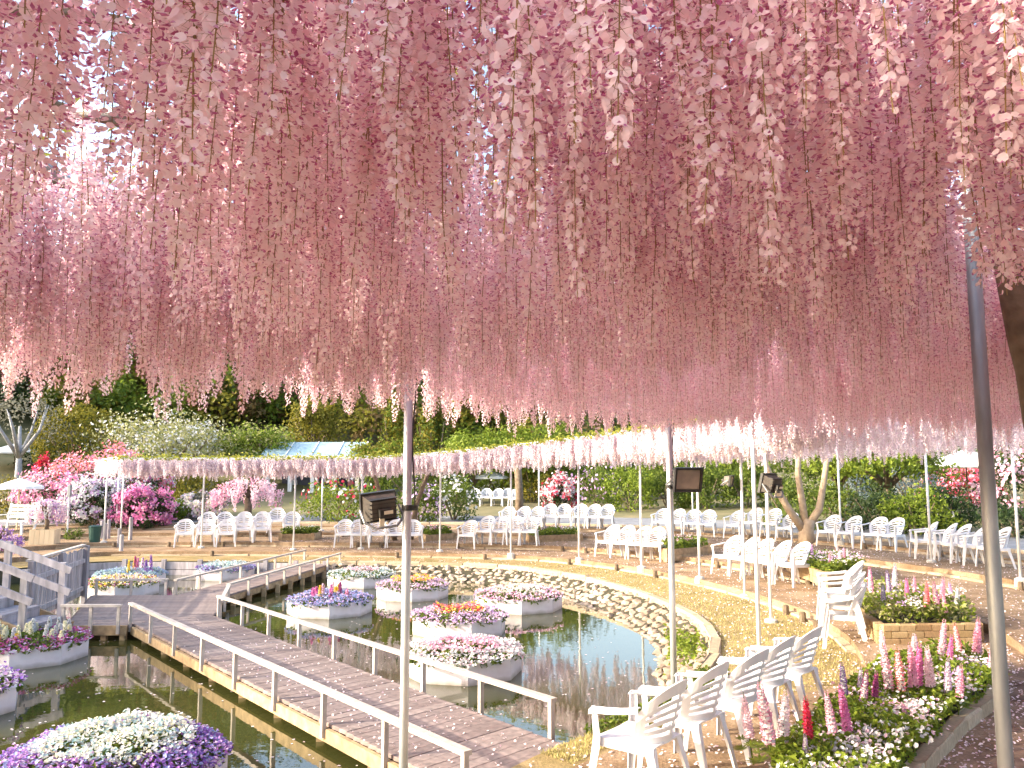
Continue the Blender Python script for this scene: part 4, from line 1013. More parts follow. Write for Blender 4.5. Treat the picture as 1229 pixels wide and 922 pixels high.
# brick bed and timber beds
def brick_bed(poly, courses, label, zb, wide, bl=.21, bh=.085, mat="brick"):
    root = thing("flower_bed", label, "flower bed")
    mb = MB(); mb.add([(x, y, zb + courses * bh - .03) for x, y in poly], [tuple(range(len(poly)))]); mb.build("soil", "soil", root)
    pr = []
    for k in range(3):
        mb = MB(); bbox(mb, (0, 0, 0), (1, wide, bh - .008), .008)
        for v in mb.v: v += rng.uniform(-.004, .004, v.shape) * np.array([.2, 1, 1])
        pr.append(mb.mesh("brick", mat))
    for i in range(len(poly)):
        a, b = np.array(poly[i], float), np.array(poly[(i + 1) % len(poly)], float); l = np.linalg.norm(b - a); m = max(1, round(l / bl)); d = (b - a) / l
        for c in range(courses):
            f0 = 0 if c % 2 == 0 else -.5
            for k in range(m + (c % 2)):
                s0, s1 = max(0, (k + f0) / m), min(1, (k + 1 + f0) / m)
                if s1 - s0 < .02: continue
                p, q = a + (b - a) * s0, a + (b - a) * s1; o = link("brick", pr[(k + c) % 3], root); e = (p + q) / 2
                o.location = (e[0], e[1], zb + bh * (c + .5)); o.rotation_euler = (0, 0, math.atan2(d[1], d[0])); o.scale = (np.linalg.norm(q - p) - .01, 1, 1)
    return root
def fill(root, poly, z, nl, fl, greens=("g_bright", "g_mid"), hgt=.22, sz=.06):
    P = poly_pts(poly, nl); P[:, 2] = z + rng.uniform(0, hgt, len(P)); mb = MB(); k = rng.uniform(0, 1, len(P)) < .5
    leaves(mb, P[k], sz, 0, np.array([0, 0, 1.]), .9); leaves(mb, P[~k], sz, 1, np.array([0, 0, 1.]), .9); mb.build("foliage", list(greens), root, kind="stuff")
    if fl: clusters(poly, fl[0], fl[1], .07, .036, fl[2], z + hgt, root)
B2 = [(4.72, 10.95), (6.02, 11.05), (6.42, 12.2), (6.15, 14.0), (5.55, 14.0), (5.05, 12.6)]
z2 = ter(5.4, 12)
b2 = brick_bed(B2, 3, "raised bed of tan brick filled with pink lupins beside the stacked chairs", z2 - .02, .12)
fill(b2, B2, z2 + .22, 3600, (26, 14, ["f_white", "f_lilac", "f_palepink"]), ("g_bright", "g_pale"), .26, .07)
lupins([(5.05, 11.6, "f_purple", .9), (5.12, 12.3, "f_lilac", 1.), (5.4, 13.4, "f_palepink", .9), (5.32, 12.6, "f_magenta", 1.1), (5.48, 11.3, "f_coral", 1.0), (5.62, 11.25, "f_magenta", 1.0), (5.68, 11.15, "f_pink", .75), (5.66, 12.2, "f_magenta", .9), (5.74, 12.8, "f_white", 1.0), (5.86, 13.1, "f_lilac", 1.1), (5.82, 11.6, "f_pink", 1.05), (5.98, 11.5, "f_white", .85), (6.16, 11.9, "f_lilac", .85), (5.55, 12.5, "f_purple", 1.0), (5.95, 12.6, "f_pink", .85)], z2 + .2, "in the brick bed", "lupins in the brick bed")
def timber_bed(poly, zb, h, label):
    root = thing("flower_bed", label, "flower bed")
    mb = MB(); mb.add([(x, y, zb + h - .04) for x, y in poly], [tuple(range(len(poly)))]); mb.build("soil", "soil", root)
    for i in range(len(poly)):
        a, b = np.array(poly[i], float), np.array(poly[(i + 1) % len(poly)], float); d = (b - a) / np.linalg.norm(b - a)
        for k in range(2):
            mb = MB(); obar(mb, (*(a + d * .06), zb + h * (k + .5) / 2), (*(b - d * .06), zb + h * (k + .5) / 2), .08, h / 2 - .006); mb.build("board", "beam", root)
        mb = MB(); box(mb, (a[0], a[1], zb + h / 2 + .01), (.11, .11, h + .02), math.atan2(d[1], d[0])); mb.build("corner_post", "beam", root)
    return root
B1_ = [(5.75, 15.55), (6.85, 16.4), (7.3, 18.6), (5.95, 18.4)]; z1 = ter(6.3, 17)
b1 = timber_bed(B1_, z1 - .02, .26, "raised timber bed of lilac and pink flowers behind the crowded chairs")
fill(b1, B1_, z1 + .2, 2600, (44, 14, ["f_lilac", "f_palepink", "f_lilac", "f_white"]), ("g_bright", "g_mid"), .22, .08)
lupins([(6.05, 16.2, "f_pink", .7), (6.3, 16.3, "f_palepink", .8), (6.5, 16.6, "f_pink", .8), (6.7, 16.9, "f_white", .75), (6.8, 17.4, "f_lilac", .7), (6.1, 17.2, "f_lilac", .9), (6.9, 18.0, "f_palepink", .8)], z1 + .18, "in the timber bed", "lupins in the timber bed")
for poly, lab, mats in (([(3.85, 21.1), (5.15, 22.2), (5.0, 23.8), (3.9, 23.0)], "low timber bed of pale pink flowers behind the row of four chairs", ["f_palepink", "f_white", "f_pink"]),
                        ([(.55, 26.2), (2.2, 27.0), (2.0, 28.2), (.5, 27.6)], "low timber bed of mauve flowers below the long chair row", ["f_lilac", "f_palepink", "f_white"]),
                        ([(-2.7, 26.5), (-1.9, 27.5), (-2.3, 28.6), (-3.0, 27.8)], "small timber bed right of the thick grey pole", ["f_pink", "f_white", "f_magenta"]),
                        ([(-7.4, 27.0), (-6.4, 27.2), (-6.4, 28.2), (-7.4, 28.0)], "small timber bed with grassy plants right of the far left chairs", ["f_white", "f_cream"])):
    c = np.mean(poly, 0); z = ter(*c); rt = timber_bed(poly, z - .1, .3, lab); fill(rt, poly, z + .14, 900, (18, 12, mats), ("g_mid", "g_bright"), .25, .11)

# ------------------------------------------------------------------ trees, shrubs, hedges
def crown(n_cl, n_lf, rx, ry, rz_, sig, low=-.6, shell=.55):
    d = rng.normal(size=(n_cl, 3)); d /= np.linalg.norm(d, axis=1)[:, None]; d[:, 2] = np.where(d[:, 2] < low, -d[:, 2] * .5, d[:, 2])
    c = d * (shell + (1 - shell) * rng.uniform(0, 1, (n_cl, 1))) * rng.uniform(.85, 1.08, (n_cl, 1))
    P = c[rng.integers(0, n_cl, n_lf)] + rng.normal(0, sig, (n_lf, 3)); nr = P / (np.linalg.norm(P, axis=1)[:, None] + 1e-6)
    return P * np.array([rx, ry, rz_]), nr
TM = {}
def tree_mesh(kind, seed, mats, n_lf, lsz, rx, rz_, th, bark):
    key = (kind, seed)
    if key in TM: return TM[key]
    mb = MB(); P, nr = crown(46, n_lf, rx, rx, rz_, .17)
    if kind == "ball":
        q = rng.normal(size=(n_lf, 3)); q /= np.linalg.norm(q, axis=1)[:, None]; nr = q; b_ = 1 + .05 * np.sin(q[:, 0] * 9) * np.sin(q[:, 1] * 8 + q[:, 2] * 7)
        P = q * (b_ * rng.uniform(.80, 1.03, n_lf))[:, None] * np.array([rx, rx, rz_])
    if kind == "cone": P[:, :2] *= (1.15 - .85 * (P[:, 2:3] + rz_) / (2 * rz_)).clip(.1, 1.2)
    P[:, 2] += th + rz_ * .75; k = rng.integers(0, len(mats), len(P))
    for j in range(len(mats)): leaves(mb, P[k == j], lsz, j, nr[k == j], .7)
    cr = mb.mesh("crown", list(mats))
    mb = MB(); tube(mb, [(0, 0, -.4), (.05, 0, th * .5), (0, .05, th + rz_ * .6)], [.06 * rx + .08, .05 * rx + .05, .03 * rx], 8)
    for q in range(7):
        a = q * 2.4; e = rng.uniform(.5, .85); tube(mb, [(0, 0, th * .8), (rx * .4 * math.cos(a), rx * .4 * math.sin(a), th + rz_ * .5), (rx * e * math.cos(a), rx * e * math.sin(a), th + rz_ * rng.uniform(.7, 1.3))], [.035 * rx + .03, .02 * rx + .02, .015], 6)
    TM[key] = (cr, mb.mesh("trunk", bark, True)); return TM[key]
def tree(x, y, label, kind="round", seed=0, mats=("g_mid",), rx=2., rz_=1.8, th=1.4, n_lf=2600, lsz=.2, bark="bark", sc=1., name="tree", group=None, z=None):
    r = thing(name, label, "tree", (x, y, (ter(x, y) if z is None else z)), random.uniform(0, 6.28), group); r.scale = (sc, sc, sc)
    c, t = tree_mesh(kind, seed, mats, n_lf, lsz, rx, rz_, th, bark); link("crown", c, r); link("trunk", t, r); return r
def at(px, d): return (px - 614.5) / 1000 * d, d
T = [  # picture column, distance, radius, half height, trunk, leaf kinds, label
    (95, 43, 2.15, 1.95, 1.7, ("g_gold", "g_gold", "g_olive"), "clipped round golden green tree above the left azaleas", 5200, .17),
    (200, 42, 3.2, 2.0, 2.0, ("g_pale", "g_pale", "g_pale", "f_white"), "broad pale yellow green cherry tree behind the left end of the ring pergola", 6500, .17),
    (308, 46, 2.2, 1.5, 1.6, ("g_bright", "g_bright", "g_pale"), "low yellow green tree left of the glass roofed building", 4200, .2),
    (378, 50, 1.8, 2.1, 2.6, ("g_gold", "g_olive"), "olive green tree directly above the glass roof", 3600, .2),
    (452, 45, 2.0, 1.4, 1.4, ("g_olive", "g_bright"), "yellow olive bushy tree left of the middle pole", 3600, .2),
    (474, 50, 1.3, 2.7, 1.6, ("g_gold", "g_mid"), "upright dark gold conifer behind the middle pole", 3200, .2),
    (520, 49, 1.6, 2.8, 1.6, ("g_gold", "g_mid"), "upright olive conifer right of the middle pole", 3200, .2),
    (568, 42, 1.7, 1.5, 2.4, ("g_bright",), "bright spring green tree above the white fringe, left of a pair", 3400, .2),
    (622, 43, 2.0, 1.5, 2.4, ("g_bright",), "bright green spreading tree above the middle of the white fringe", 3600, .2),
    (668, 44, 1.35, 1.8, 2.6, ("g_mid", "g_bright", "g_bright"), "deeper green rounded tree with rusty tips above the white fringe", 3400, .18),
    (728, 56, 2.0, 1.8, 1.2, ("g_dark", "g_mid"), "dark green tree far behind the right hand fringe", 2600, .22),
    (25, 40, 2.2, 1.8, 2.2, ("g_grey",), "pale barked thin grey leaved tree at the left edge", 900, .16),
    (48, 58, 2.4, 2.4, 1.4, ("g_mid", "g_dark"), "mid green tree on the slope above the round golden tree", 2600, .24),
    (118, 62, 3.0, 2.6, 1.6, ("g_rust", "g_olive"), "rusty brown tree on the slope left of the pale cherry", 2800, .25),
    (288, 63, 3.0, 2.6, 1.8, ("g_rust", "g_rust", "g_olive"), "large rusty leaved tree on the slope above the low yellow green tree", 3000, .25),
    (235, 74, 2.0, 3.6, 1.5, ("g_dark", "g_mid"), "tall dark conifer on the slope behind the pale cherry", 2600, .28),
    (338, 72, 2.0, 3.8, 1.5, ("g_dark", "g_mid"), "tall dark green conifer on the slope left of the olive tree", 2600, .28),
    (410, 70, 2.4, 3.6, 1.5, ("g_rust", "g_dark"), "brownish tree high on the slope behind the olive tree", 2600, .28),
    (560, 68, 2.4, 3.2, 1.5, ("g_dark", "g_mid"), "dark tree on the slope behind the bright green trees", 2600, .28),
    (1005, 31, 1.5, 1.0, 1.4, ("g_bright", "g_mid"), "leafy bright green tree behind the forked vine trunk", 3000, .17),
    (1062, 28, 1.9, .75, 1.5, ("g_bright", "g_bright", "g_mid"), "low spreading broad leaved tree left of the right hand umbrella", 3800, .16),
    (880, 44, 1.8, 1.3, 1.2, ("g_bright", "g_mid"), "yellow green tree behind the twin poles", 3000, .2),
    (800, 46, 1.8, 1.3, 1.2, ("g_bright", "g_olive"), "yellow green tree behind the pole with the floodlight", 3000, .2),
    (1240, 36, 2.4, 2.4, 1.4, ("g_mid", "g_dark"), "dark green tree at the right edge beyond the umbrella", 2800, .22),
]
for i, (px, d, rx, rz_, th, mats, lab, n_, ls) in enumerate(T):
    x, y = at(px, d); th *= 1.0 if ("pale barked" in lab or "broad leaved" in lab or "leafy" in lab) else .45
    tree(x, y, lab, "cone" if "conifer" in lab else "ball" if "clipped round" in lab else "round", ("t", i), mats, rx, rz_, th, n_, ls, "barkgrey" if "pale barked" in lab else "bark", name="conifer" if "conifer" in lab else "tree")
tree(-15.2, 9.6, "leafy green tree added out of view on the left bank to shade the timber stair", "round", ("s", 0), ("g_mid", "g_bright"), 2.3, 1.5, 1.9, 3600, .2)  # unseen tree, added to cast shade over the stair and platform
# the far wood on the slope: one mass
mb = MB(); cnt = 0
for k in range(260):
    az = random.uniform(-.85, .75); d = random.uniform(58, 108) if az < .05 else random.uniform(74, 110); x, y = d * math.sin(az), d * math.cos(az)
    if az > .12 and random.random() < .35: continue
    rx = random.uniform(2.2, 4.2); P, nr = crown(26, 680, rx, rx, rx * random.uniform(.8, 1.1) * (1 if az < .1 else .62), .2, -.3); z = H(x, y)
    leaves(mb, P + np.array([x, y, z + rx * .9]), .55, random.choice((1, 1, 2, 3, 3, 0)), nr, .7)
for k in range(170):
    az = random.uniform(-.62, .12); d = random.uniform(57, 76); x, y = d * math.sin(az), d * math.cos(az)
    rx = random.uniform(1.5, 2.6); P, nr = crown(22, 560, rx, rx, rx * random.uniform(.8, 1.1), .2, -.3); z = H(x, y)
    leaves(mb, P + np.array([x, y, z + rx * .7]), .34, random.choice((1, 2, 2, 3, 3, 4, 0)), nr, .7)
w = mb.build("far_woodland", ["g_dark", "g_mid", "g_rust", "g_olive", "g_bright"], kind="stuff"); tag(w, "mixed dark green and brown wood covering the slope behind the garden", "woodland")

def bush(px, d, w, h, label, green, flower=None, cover=.8, n_=1500, fs=.10, ls=.12, name="azalea_bush", cat="bush", group=None, zoff=0., sq=1.0):
    x, y = at(px, d); r = thing(name, label, cat, (x, y, ter(x, y) + zoff), random.uniform(0, 6.28) if sq == 1 else 0, group)
    rx, rz_ = w / 2, h * .62
    mb = MB(); P, nr = crown(46, n_, rx, rx * sq, rz_, .13, -.8, .6); P[:, 2] += h * .42
    P = P[P[:, 2] > -.05]; leaves(mb, P, ls, 0, None); mb.build("foliage", green, r, kind="stuff")
    mb = MB()
    for q in range(5):
        a = q * 1.26; tube(mb, [(0, 0, -.15), (rx * .25 * math.cos(a), rx * .25 * math.sin(a), h * .25), (rx * .6 * math.cos(a), rx * .6 * math.sin(a), h * .7)], [.04, .03, .012], 5)
    mb.build("stems", "bark", r)
    if flower:
        fl = flower if isinstance(flower, tuple) else (flower,)
        mb = MB(); m = int(n_ * cover * 1.9); P, nr = crown(64, m, rx * 1.04, rx * 1.04 * sq, rz_ * 1.05, .10, -.6, .85); P[:, 2] += h * .44; k = P[:, 2] > 0; P, nr = P[k], nr[k]
        q = rng.integers(0, len(fl), len(P))
        for j in range(len(fl)): florets(mb, P[q == j], fs, j, nr[q == j], .5, 5, .25)
        mb.build("blossoms", list(fl), r, kind="stuff")
    return r
AZ = "azaleas on the left bank"
bush(84, 33, 3.5, 2.0, "wide azalea covered in bright pink blossom, left end of the bank", "g_dark", ("f_pink", "f_magenta", "f_pink", "f_palepink"), .9, 2400, fs=.105, group=AZ)
bush(120, 34.5, 3.6, 2.8, "tall azalea of coral red blossom at the back of the bank", "g_mid", ("f_coral", "f_coral", "f_pink"), .9, 2000, fs=.105, group=AZ)
bush(160, 34.5, 2.9, 2.5, "crimson pink azalea right of the coral one", "g_dark", ("f_magenta", "f_coral", "f_white"), .8, 1800, fs=.105, group=AZ)
bush(118, 31.2, 2.3, 1.6, "white azalea with dark gaps in front of the pink ones", "g_dark", ("f_white", "f_white", "f_lilac"), .75, 1900, fs=.105, group=AZ)
bush(152, 32.0, 2.2, 1.75, "lilac white azalea beside the magenta one", "g_dark", ("f_white", "f_lilac", "f_white"), .7, 1700, fs=.105, group=AZ)
bush(178, 31.0, 2.1, 1.35, "low magenta azalea mound by the grey path", "g_dark", ("f_magenta", "f_magenta", "f_pink"), 1.0, 1900, fs=.105, group=AZ)
bush(58, 36, 2.0, 1.5, "pale pink azalea behind the left umbrella", "g_olive", ("f_palepink", "f_pink"), .6, 1300, fs=.105, group=AZ)
bush(55, 38, .8, 2.1, "dark red azalea under the round golden tree", "g_dark", ("f_red",), .7, 1200, fs=.105, group=AZ)
bush(204, 33.2, 1.0, .75, "small creamy white azalea left of the yellow green shrub", "g_mid", ("f_white", "f_cream"), .9, 900, fs=.105, group=AZ)
bush(218, 33.4, .9, .75, "small yellow green shrub between two white azaleas", "g_bright", None, name="shrub", n_=900)
bush(244, 34.5, 2.0, .95, "low white azalea behind the far left chairs", "g_grey", ("f_white", "f_cream", "f_palepink"), .7, 1400, fs=.105, group=AZ)
bush(22, 34, 2.6, 1.4, "yellow green shrub below the left umbrella", "g_gold", None, name="shrub", n_=1500)
bush(90, 45, 5.0, 2.0, "dark evergreen shrub mass below the round golden tree", "g_dark", None, name="shrub", n_=1600, ls=.18)
bush(190, 42, 4.6, 2.2, "green shrub mass under the ring pergola behind the azaleas", "g_mid", None, name="shrub", n_=2200, ls=.17)
bush(235, 40, 3.6, 1.9, "olive green shrub under the white fringe left of the shop", "g_olive", None, name="shrub", n_=1900, ls=.16)
bush(405, 33.5, 3.0, 1.65, "leafy green rhododendron with a few red flowers right of the shop", "g_bright", ("f_red", "f_white"), .03, 2200, .15, name="shrub")
bush(505, 33, 1.8, 1.5, "green shrub with purple flowers right of the middle pole", "g_mid", ("f_lilac",), .08, 1500, .12, name="shrub")
bush(545, 34, 2.0, 1.75, "green shrub with white flowers beside the far terrace", "g_mid", ("f_white",), .06, 1600, .15, name="shrub")
bush(600, 46, 4.4, 2.6, "tall bright green hedge behind the far terrace chairs", "g_bright", ("f_white",), .02, 2600, .2, .17, name="hedge", cat="hedge", sq=.45)
bush(640, 42, 2.6, 2.1, "green clipped shrub left of the rhododendron", "g_gold", None, n_=1700, ls=.15, name="shrub")
bush(672, 37, 1.65, 1.45, "rhododendron with white and deep red flower heads behind the long chair row", "g_dark", ("f_white", "f_palepink", "f_red"), .75, 1500, .12)
bush(715, 40, 2.3, 1.9, "green shrub with a mauve wisteria spray right of the rhododendron", "g_mid", ("f_lilac",), .06, 1600, .14, name="shrub")
bush(655, 46, 8.5, 2.5, "long leafy hedge closing the view behind the upper chair row", "g_bright", None, n_=4200, ls=.17, name="hedge", cat="hedge", sq=.22)
bush(800, 43, 9.0, 2.3, "long dark green hedge behind the rounded shrubs by the grey path", "g_mid", None, n_=4600, ls=.17, name="hedge", cat="hedge", sq=.22)
bush(960, 38, 8.5, 2.2, "tall green hedge beyond the forked vine trunk", "g_mid", None, n_=4200, ls=.17, name="hedge", cat="hedge", sq=.22)
bush(1085, 40, 7.5, 2.6, "tall dark hedge far behind the right hand umbrella", "g_dark", None, n_=3600, ls=.17, name="hedge", cat="hedge", sq=.25)
bush(500, 41, 5.5, 2.2, "green hedge beyond the trunks left of the far terrace", "g_mid", None, n_=3000, ls=.17, name="hedge", cat="hedge", sq=.25)
HG = "rounded green shrubs along the grey path"
for px, d, w, h, lab in ((755, 37, 2.6, 1.85, "rounded bright green hedge shrub left of the floodlight pole"), (800, 38, 2.4, 2.0, "rounded green hedge shrub behind the floodlight"), (845, 37, 2.6, 1.9, "rounded green hedge shrub right of the floodlight"), (893, 37, 2.4, 1.8, "rounded green hedge shrub behind the twin poles")):
    bush(px, d, w, h, lab, "g_bright" if px < 760 else "g_mid", None, n_=2100, ls=.14, name="shrub", group=HG)
for px, d, w, h, g, lab in ((945, 29, 2.4, 1.6, "g_mid", "green hedge shrub behind the forked vine trunk"), (1000, 27.5, 2.4, 1.45, "g_mid", "clipped green hedge right of the forked trunk"), (1050, 26, 2.3, 1.4, "g_dark", "dark clipped hedge behind the right hand chairs"), (1095, 24.6, 2.0, 1.35, "g_bright", "bright leaved hedge by the right hand slim pole"), (1130, 25, 1.9, 1.35, "g_dark", "dark hedge end under the right hand umbrella")):
    bush(px, d, w, h, lab, g, None, n_=2300, ls=.11, name="hedge", cat="hedge")
bush(1015, 33, 2.0, 2.0, "silvery grey wisteria bush above the right hedge", "g_blue", None, n_=1300, ls=.13, name="shrub")
bush(1090, 33, 2.2, 2.2, "silvery blue shrub left of the right hand umbrella", "g_blue", None, n_=1400, ls=.13, name="shrub")
bush(1150, 35, 3.0, 1.5, "red and pink azaleas under the right hand umbrella", "g_mid", ("f_coral", "f_pink", "f_red"), .8, 1700, .12)
bush(1222, 27, 2.6, 2.3, "dark shrub with pale pink blossom heads at the right edge", "g_dark", ("f_palepink", "f_pink"), .3, 1700, .13)
bush(1205, 23, 1.6, .9, "low dark shrub behind the far right chairs", "g_dark", None, n_=1100, ls=.11, name="shrub")
bush(95, 27.5, .62, .36, "small clipped green shrub beside the planter box", "g_mid", None, n_=500, ls=.06, name="shrub")

# weeping wisteria trees: pink one behind the far left chairs, bonsai in a box
def weeping(x, y, z, w, h, label, mats, leafm, name, n_=900, base=0.):
    r = thing(name, label, "wisteria", (x, y, z)); mb = MB()
    tube(mb, [(0, 0, base - .1), (.05, 0, base + h * .3), (-.04, 0, base + h * .55)], [.07 * w, .055 * w, .04 * w], 7)
    tips = []
    for q in range(12):
        a = q * 2.4; e = rng.uniform(.4, .95) * w / 2; p = (e * math.cos(a), e * math.sin(a), base + h * rng.uniform(.7, .95)); tips.append(p)
        tube(mb, [(0, 0, base + h * .5), (p[0] * .5, p[1] * .5, base + h * .75), p], [.03 * w, .02 * w, .006 * w], 5)
    mb.build("trunk", "bark", r, smooth=True)
    mb = MB(); a = rng.uniform(0, 6.283, 70); q = np.sqrt(rng.uniform(.0, 1, 70)) * w / 2
    for i in range(70):
        ln_ = h * rng.uniform(.28, .5); top = base + h * (1.0 - .35 * (q[i] / (w / 2)) ** 2); m = n_ // 70 + 6; t = rng.uniform(0, 1, m); rr = .055 * w * (1 - t * .7)
        ang = rng.uniform(0, 6.28, m); P = np.c_[q[i] * math.cos(a[i]) + rr * np.cos(ang), q[i] * math.sin(a[i]) + rr * np.sin(ang), top - t * ln_]; florets(mb, P, .05 * (w ** .5), i % len(mats), np.c_[np.cos(ang), np.sin(ang), np.zeros(m)], .5, 4)
    mb.build("blossoms", list(mats), r, kind="stuff"); return r
x, y = at(300, 34); weeping(x, y, ter(x, y), 2.7, 1.75, "pink weeping wisteria tree behind the upper far left chairs", ("f_palepink", "f_pink", "f_palepink"), "g_mid", "wisteria_tree", 2600)
x, y = at(62, 25.6); zb = ter(x, y)
bxr = thing("planter_box", "square pale timber planter box on the left bank", "planter", (x, y, zb), .25)
for k in range(4):
    a = k * math.pi / 2; c = (.33 * math.cos(a), .33 * math.sin(a)); 
    for j in range(5):
        off_ = -.27 + j * .135; mb = MB(); box(mb, (c[0] - math.sin(a) * off_, c[1] + math.cos(a) * off_, .22), (.03, .13, .44), a); mb.build("board", "boxwood", bxr)
mb = MB(); box(mb, (0, 0, .2), (.63, .63, .36)); mb.build("soil", "soil", bxr)
weeping(x, y, zb + .36, 1.15, 1.0, "lilac bonsai wisteria growing in the pale planter box", ("f_lilac", "f_palepink", "f_white"), "g_mid", "wisteria_bonsai", 2200)
x, y = at(2, 22.0); weeping(x, y, ter(x, y) - .15, 1.3, 1.2, "violet weeping wisteria at the left edge above the stair", ("f_purple", "f_lilac"), "g_mid", "wisteria_tree", 1500)

# ------------------------------------------------------------------ umbrellas, bench, bin, posts, building
def umbrella(x, y, z, r, zr, label, polec="whitewood"):
    root = thing("garden_umbrella", label, "umbrella", (x, y, z)); n = 8; mb = MB(); V = [(0, 0, zr + r * .36)]
    for q, f in ((.5, .56), (1., 0.)):
        for i in range(n): V.append((r * q * math.cos(6.2832 * i / n), r * q * math.sin(6.2832 * i / n), zr + r * .36 * f * .95))
    for i in range(n): V.append((r * .995 * math.cos(6.2832 * i / n), r * .995 * math.sin(6.2832 * i / n), zr - .10))
    F3 = [(0, 1 + i, 1 + (i + 1) % n) for i in range(n)]; mb.add(V, F3)
    mb.f.append((np.array([(1 + i, 9 + i, 9 + (i + 1) % n, 1 + (i + 1) % n) for i in range(n)] + [(9 + i, 17 + i, 17 + (i + 1) % n, 9 + (i + 1) % n) for i in range(n)]), 0)); mb.build("canopy", "fabric", root)
    mb = MB(); tube(mb, [(0, 0, -.1), (0, 0, zr + r * .36 + .08)], .025, 7); mb.build("pole", polec, root)
    for i in range(n):
        mb = MB(); a = 6.2832 * i / n; tube(mb, [(.02 * math.cos(a), .02 * math.sin(a), zr + r * .30), (r * .96 * math.cos(a), r * .96 * math.sin(a), zr - .02)], .009, 4); mb.build("rib", polec, root)
    return root
x, y = at(28, 29); umbrella(x, y, ter(x, y), .78, 1.95 - ter(x, y), "white garden umbrella over the bench on the left bank", "boxwood")
x, y = at(1157, 30); umbrella(x, y, ter(x, y), 1.55, 2.70 - ter(x, y), "large white garden umbrella behind the right hand hedge", "bark")
x, y = at(588, 42.5); umbrella(x, y, ter(x, y), .95, 2.2 - ter(x, y) + .1, "small white umbrella over the far terrace chairs", "bark")
x, y = at(20, 44); umbrella(x, y, ter(x, y), 1.3, 3.6 - ter(x, y), "white umbrella half hidden by the grey barked tree", "bark")
x, y = at(1128, 29); tb_ = thing("round_table", "white round garden table under the right hand umbrella", "table", (x, y, ter(x, y)))
mb = MB(); tube(mb, [(0, 0, .70), (0, 0, .74)], .5, 20); mb.build("tabletop", "plastic", tb_)
for k in range(4):
    a = k * 1.571 + .4; mb = MB(); tube(mb, [(.3 * math.cos(a), .3 * math.sin(a), .7), (.38 * math.cos(a), .38 * math.sin(a), 0)], .025, 6); mb.build("leg", "plastic", tb_)
x, y = at(24, 28.2); bn = thing("garden_bench", "white slatted garden bench under the left umbrella", "bench", (x, y, ter(x, y)), R(-20))
for k in range(4): mb = MB(); box(mb, (0, -.2 + k * .12, .42), (1.3, .09, .03)); mb.build("seat_slat", "whitewood", bn)
for k in range(4): mb = MB(); box(mb, (0, .27 + k * .03, .55 + k * .12), (1.3, .03, .08)); mb.build("back_slat", "whitewood", bn)
for sx in (-.62, .62):
    mb = MB(); box(mb, (sx, -.2, .21), (.06, .06, .42)); mb.build("leg", "whitewood", bn); mb = MB(); obar(mb, (sx, .24, 0), (sx, .40, 1.0), .06, .06); mb.build("leg", "whitewood", bn)
    mb = MB(); box(mb, (sx, .03, .62), (.07, .52, .035)); mb.build("armrest", "whitewood", bn)
x, y = at(121, 26.3); bi = thing("litter_bin", "dark green litter bin behind the plank fence", "bin", (x, y, ter(x, y)))
mb = MB(); tube(mb, [(0, 0, 0), (0, 0, .46)], [.15, .19], 14); mb.build("bin_body", "greenbin", bi); mb = MB(); tube(mb, [(0, 0, .46), (0, 0, .49), (0, 0, .52)], [.2, .2, .1], 14); mb.build("lid", "greenbin", bi)
x, y = at(88, 28.5); sg = thing("path_lamp", "slim path post with a dark hood on the left bank", "lamp post", (x, y, ter(x, y)))
mb = MB(); tube(mb, [(0, 0, -.1), (0, 0, 1.25)], .03, 8); mb.build("post", "whitewood", sg); mb = MB(); bbox(mb, (0, 0, 1.42), (.12, .12, .40), .02); mb.build("hood", "galvd", sg)
for k, (px, d, h) in enumerate(((129, 28, .55), (133, 27.4, .5), (137, 27.8, .6), (150, 26.0, .55), (153, 24.6, .45), (163, 27.2, .7))):
    x, y = at(px, d); mb = MB(); tube(mb, [(x, y, ter(x, y) - .1), (x, y, ter(x, y) + h), (x, y, ter(x, y) + h + .02)], [.06, .058, .04], 9)
    tag(mb.build("timber_post", "greyplank"), f"short round timber post by the far left steps, {ORD[k]} from the left", "post", "timber posts by the steps")
# glass-roofed shop
x0, x1, yb = -13.2, -8.2, 45.; zb = ter(-10.5, yb)
zb -= .25
sh = thing("garden_shop", "low shop building with a pale blue glass roof and white columns", "building", (0, 0, 0))
mb = MB(); box(mb, ((x0 + x1) / 2, yb + 2.6, zb + 1.25), (x1 - x0, .15, 2.6)); box(mb, (x1 - .1, yb + 1.3, zb + 1.25), (.15, 2.4, 2.6)); mb.build("wall", "wall", sh)
mb = MB(); box(mb, ((x0 + x1) / 2 + .1, yb + 1.9, zb + .9), (x1 - x0 - .6, .5, 1.6)); mb.build("interior_shelving", "darkin", sh)
for k in range(5): mb = MB(); box(mb, (x0 + .1 + k * 1.2, yb, zb + 1.15), (.2, .2, 2.5)); mb.build("column", "whitewood", sh)
ez, rz2 = zb + 2.3, zb + 3.05
for k in range(4):
    xa, xb = x0 - .2 + k * 1.36, x0 - .2 + (k + 1) * 1.36 - .03
    mb = MB(); mb.add([(xa, yb - .4, ez), (xb, yb - .4, ez), (xb, yb + 1.3, rz2), (xa, yb + 1.3, rz2), (xa, yb - .4, ez - .04), (xb, yb - .4, ez - .04), (xb, yb + 1.3, rz2 - .04), (xa, yb + 1.3, rz2 - .04)], [(0, 1, 2, 3), (7, 6, 5, 4), (0, 4, 5, 1), (1, 5, 6, 2), (2, 6, 7, 3), (3, 7, 4, 0)]); mb.build("roof_pane", "glassroof", sh)
    mb = MB(); obar(mb, (xb + .015, yb - .42, ez + .012), (xb + .015, yb + 1.3, rz2 + .012), .05, .06); mb.build("glazing_bar", "whitewood", sh)
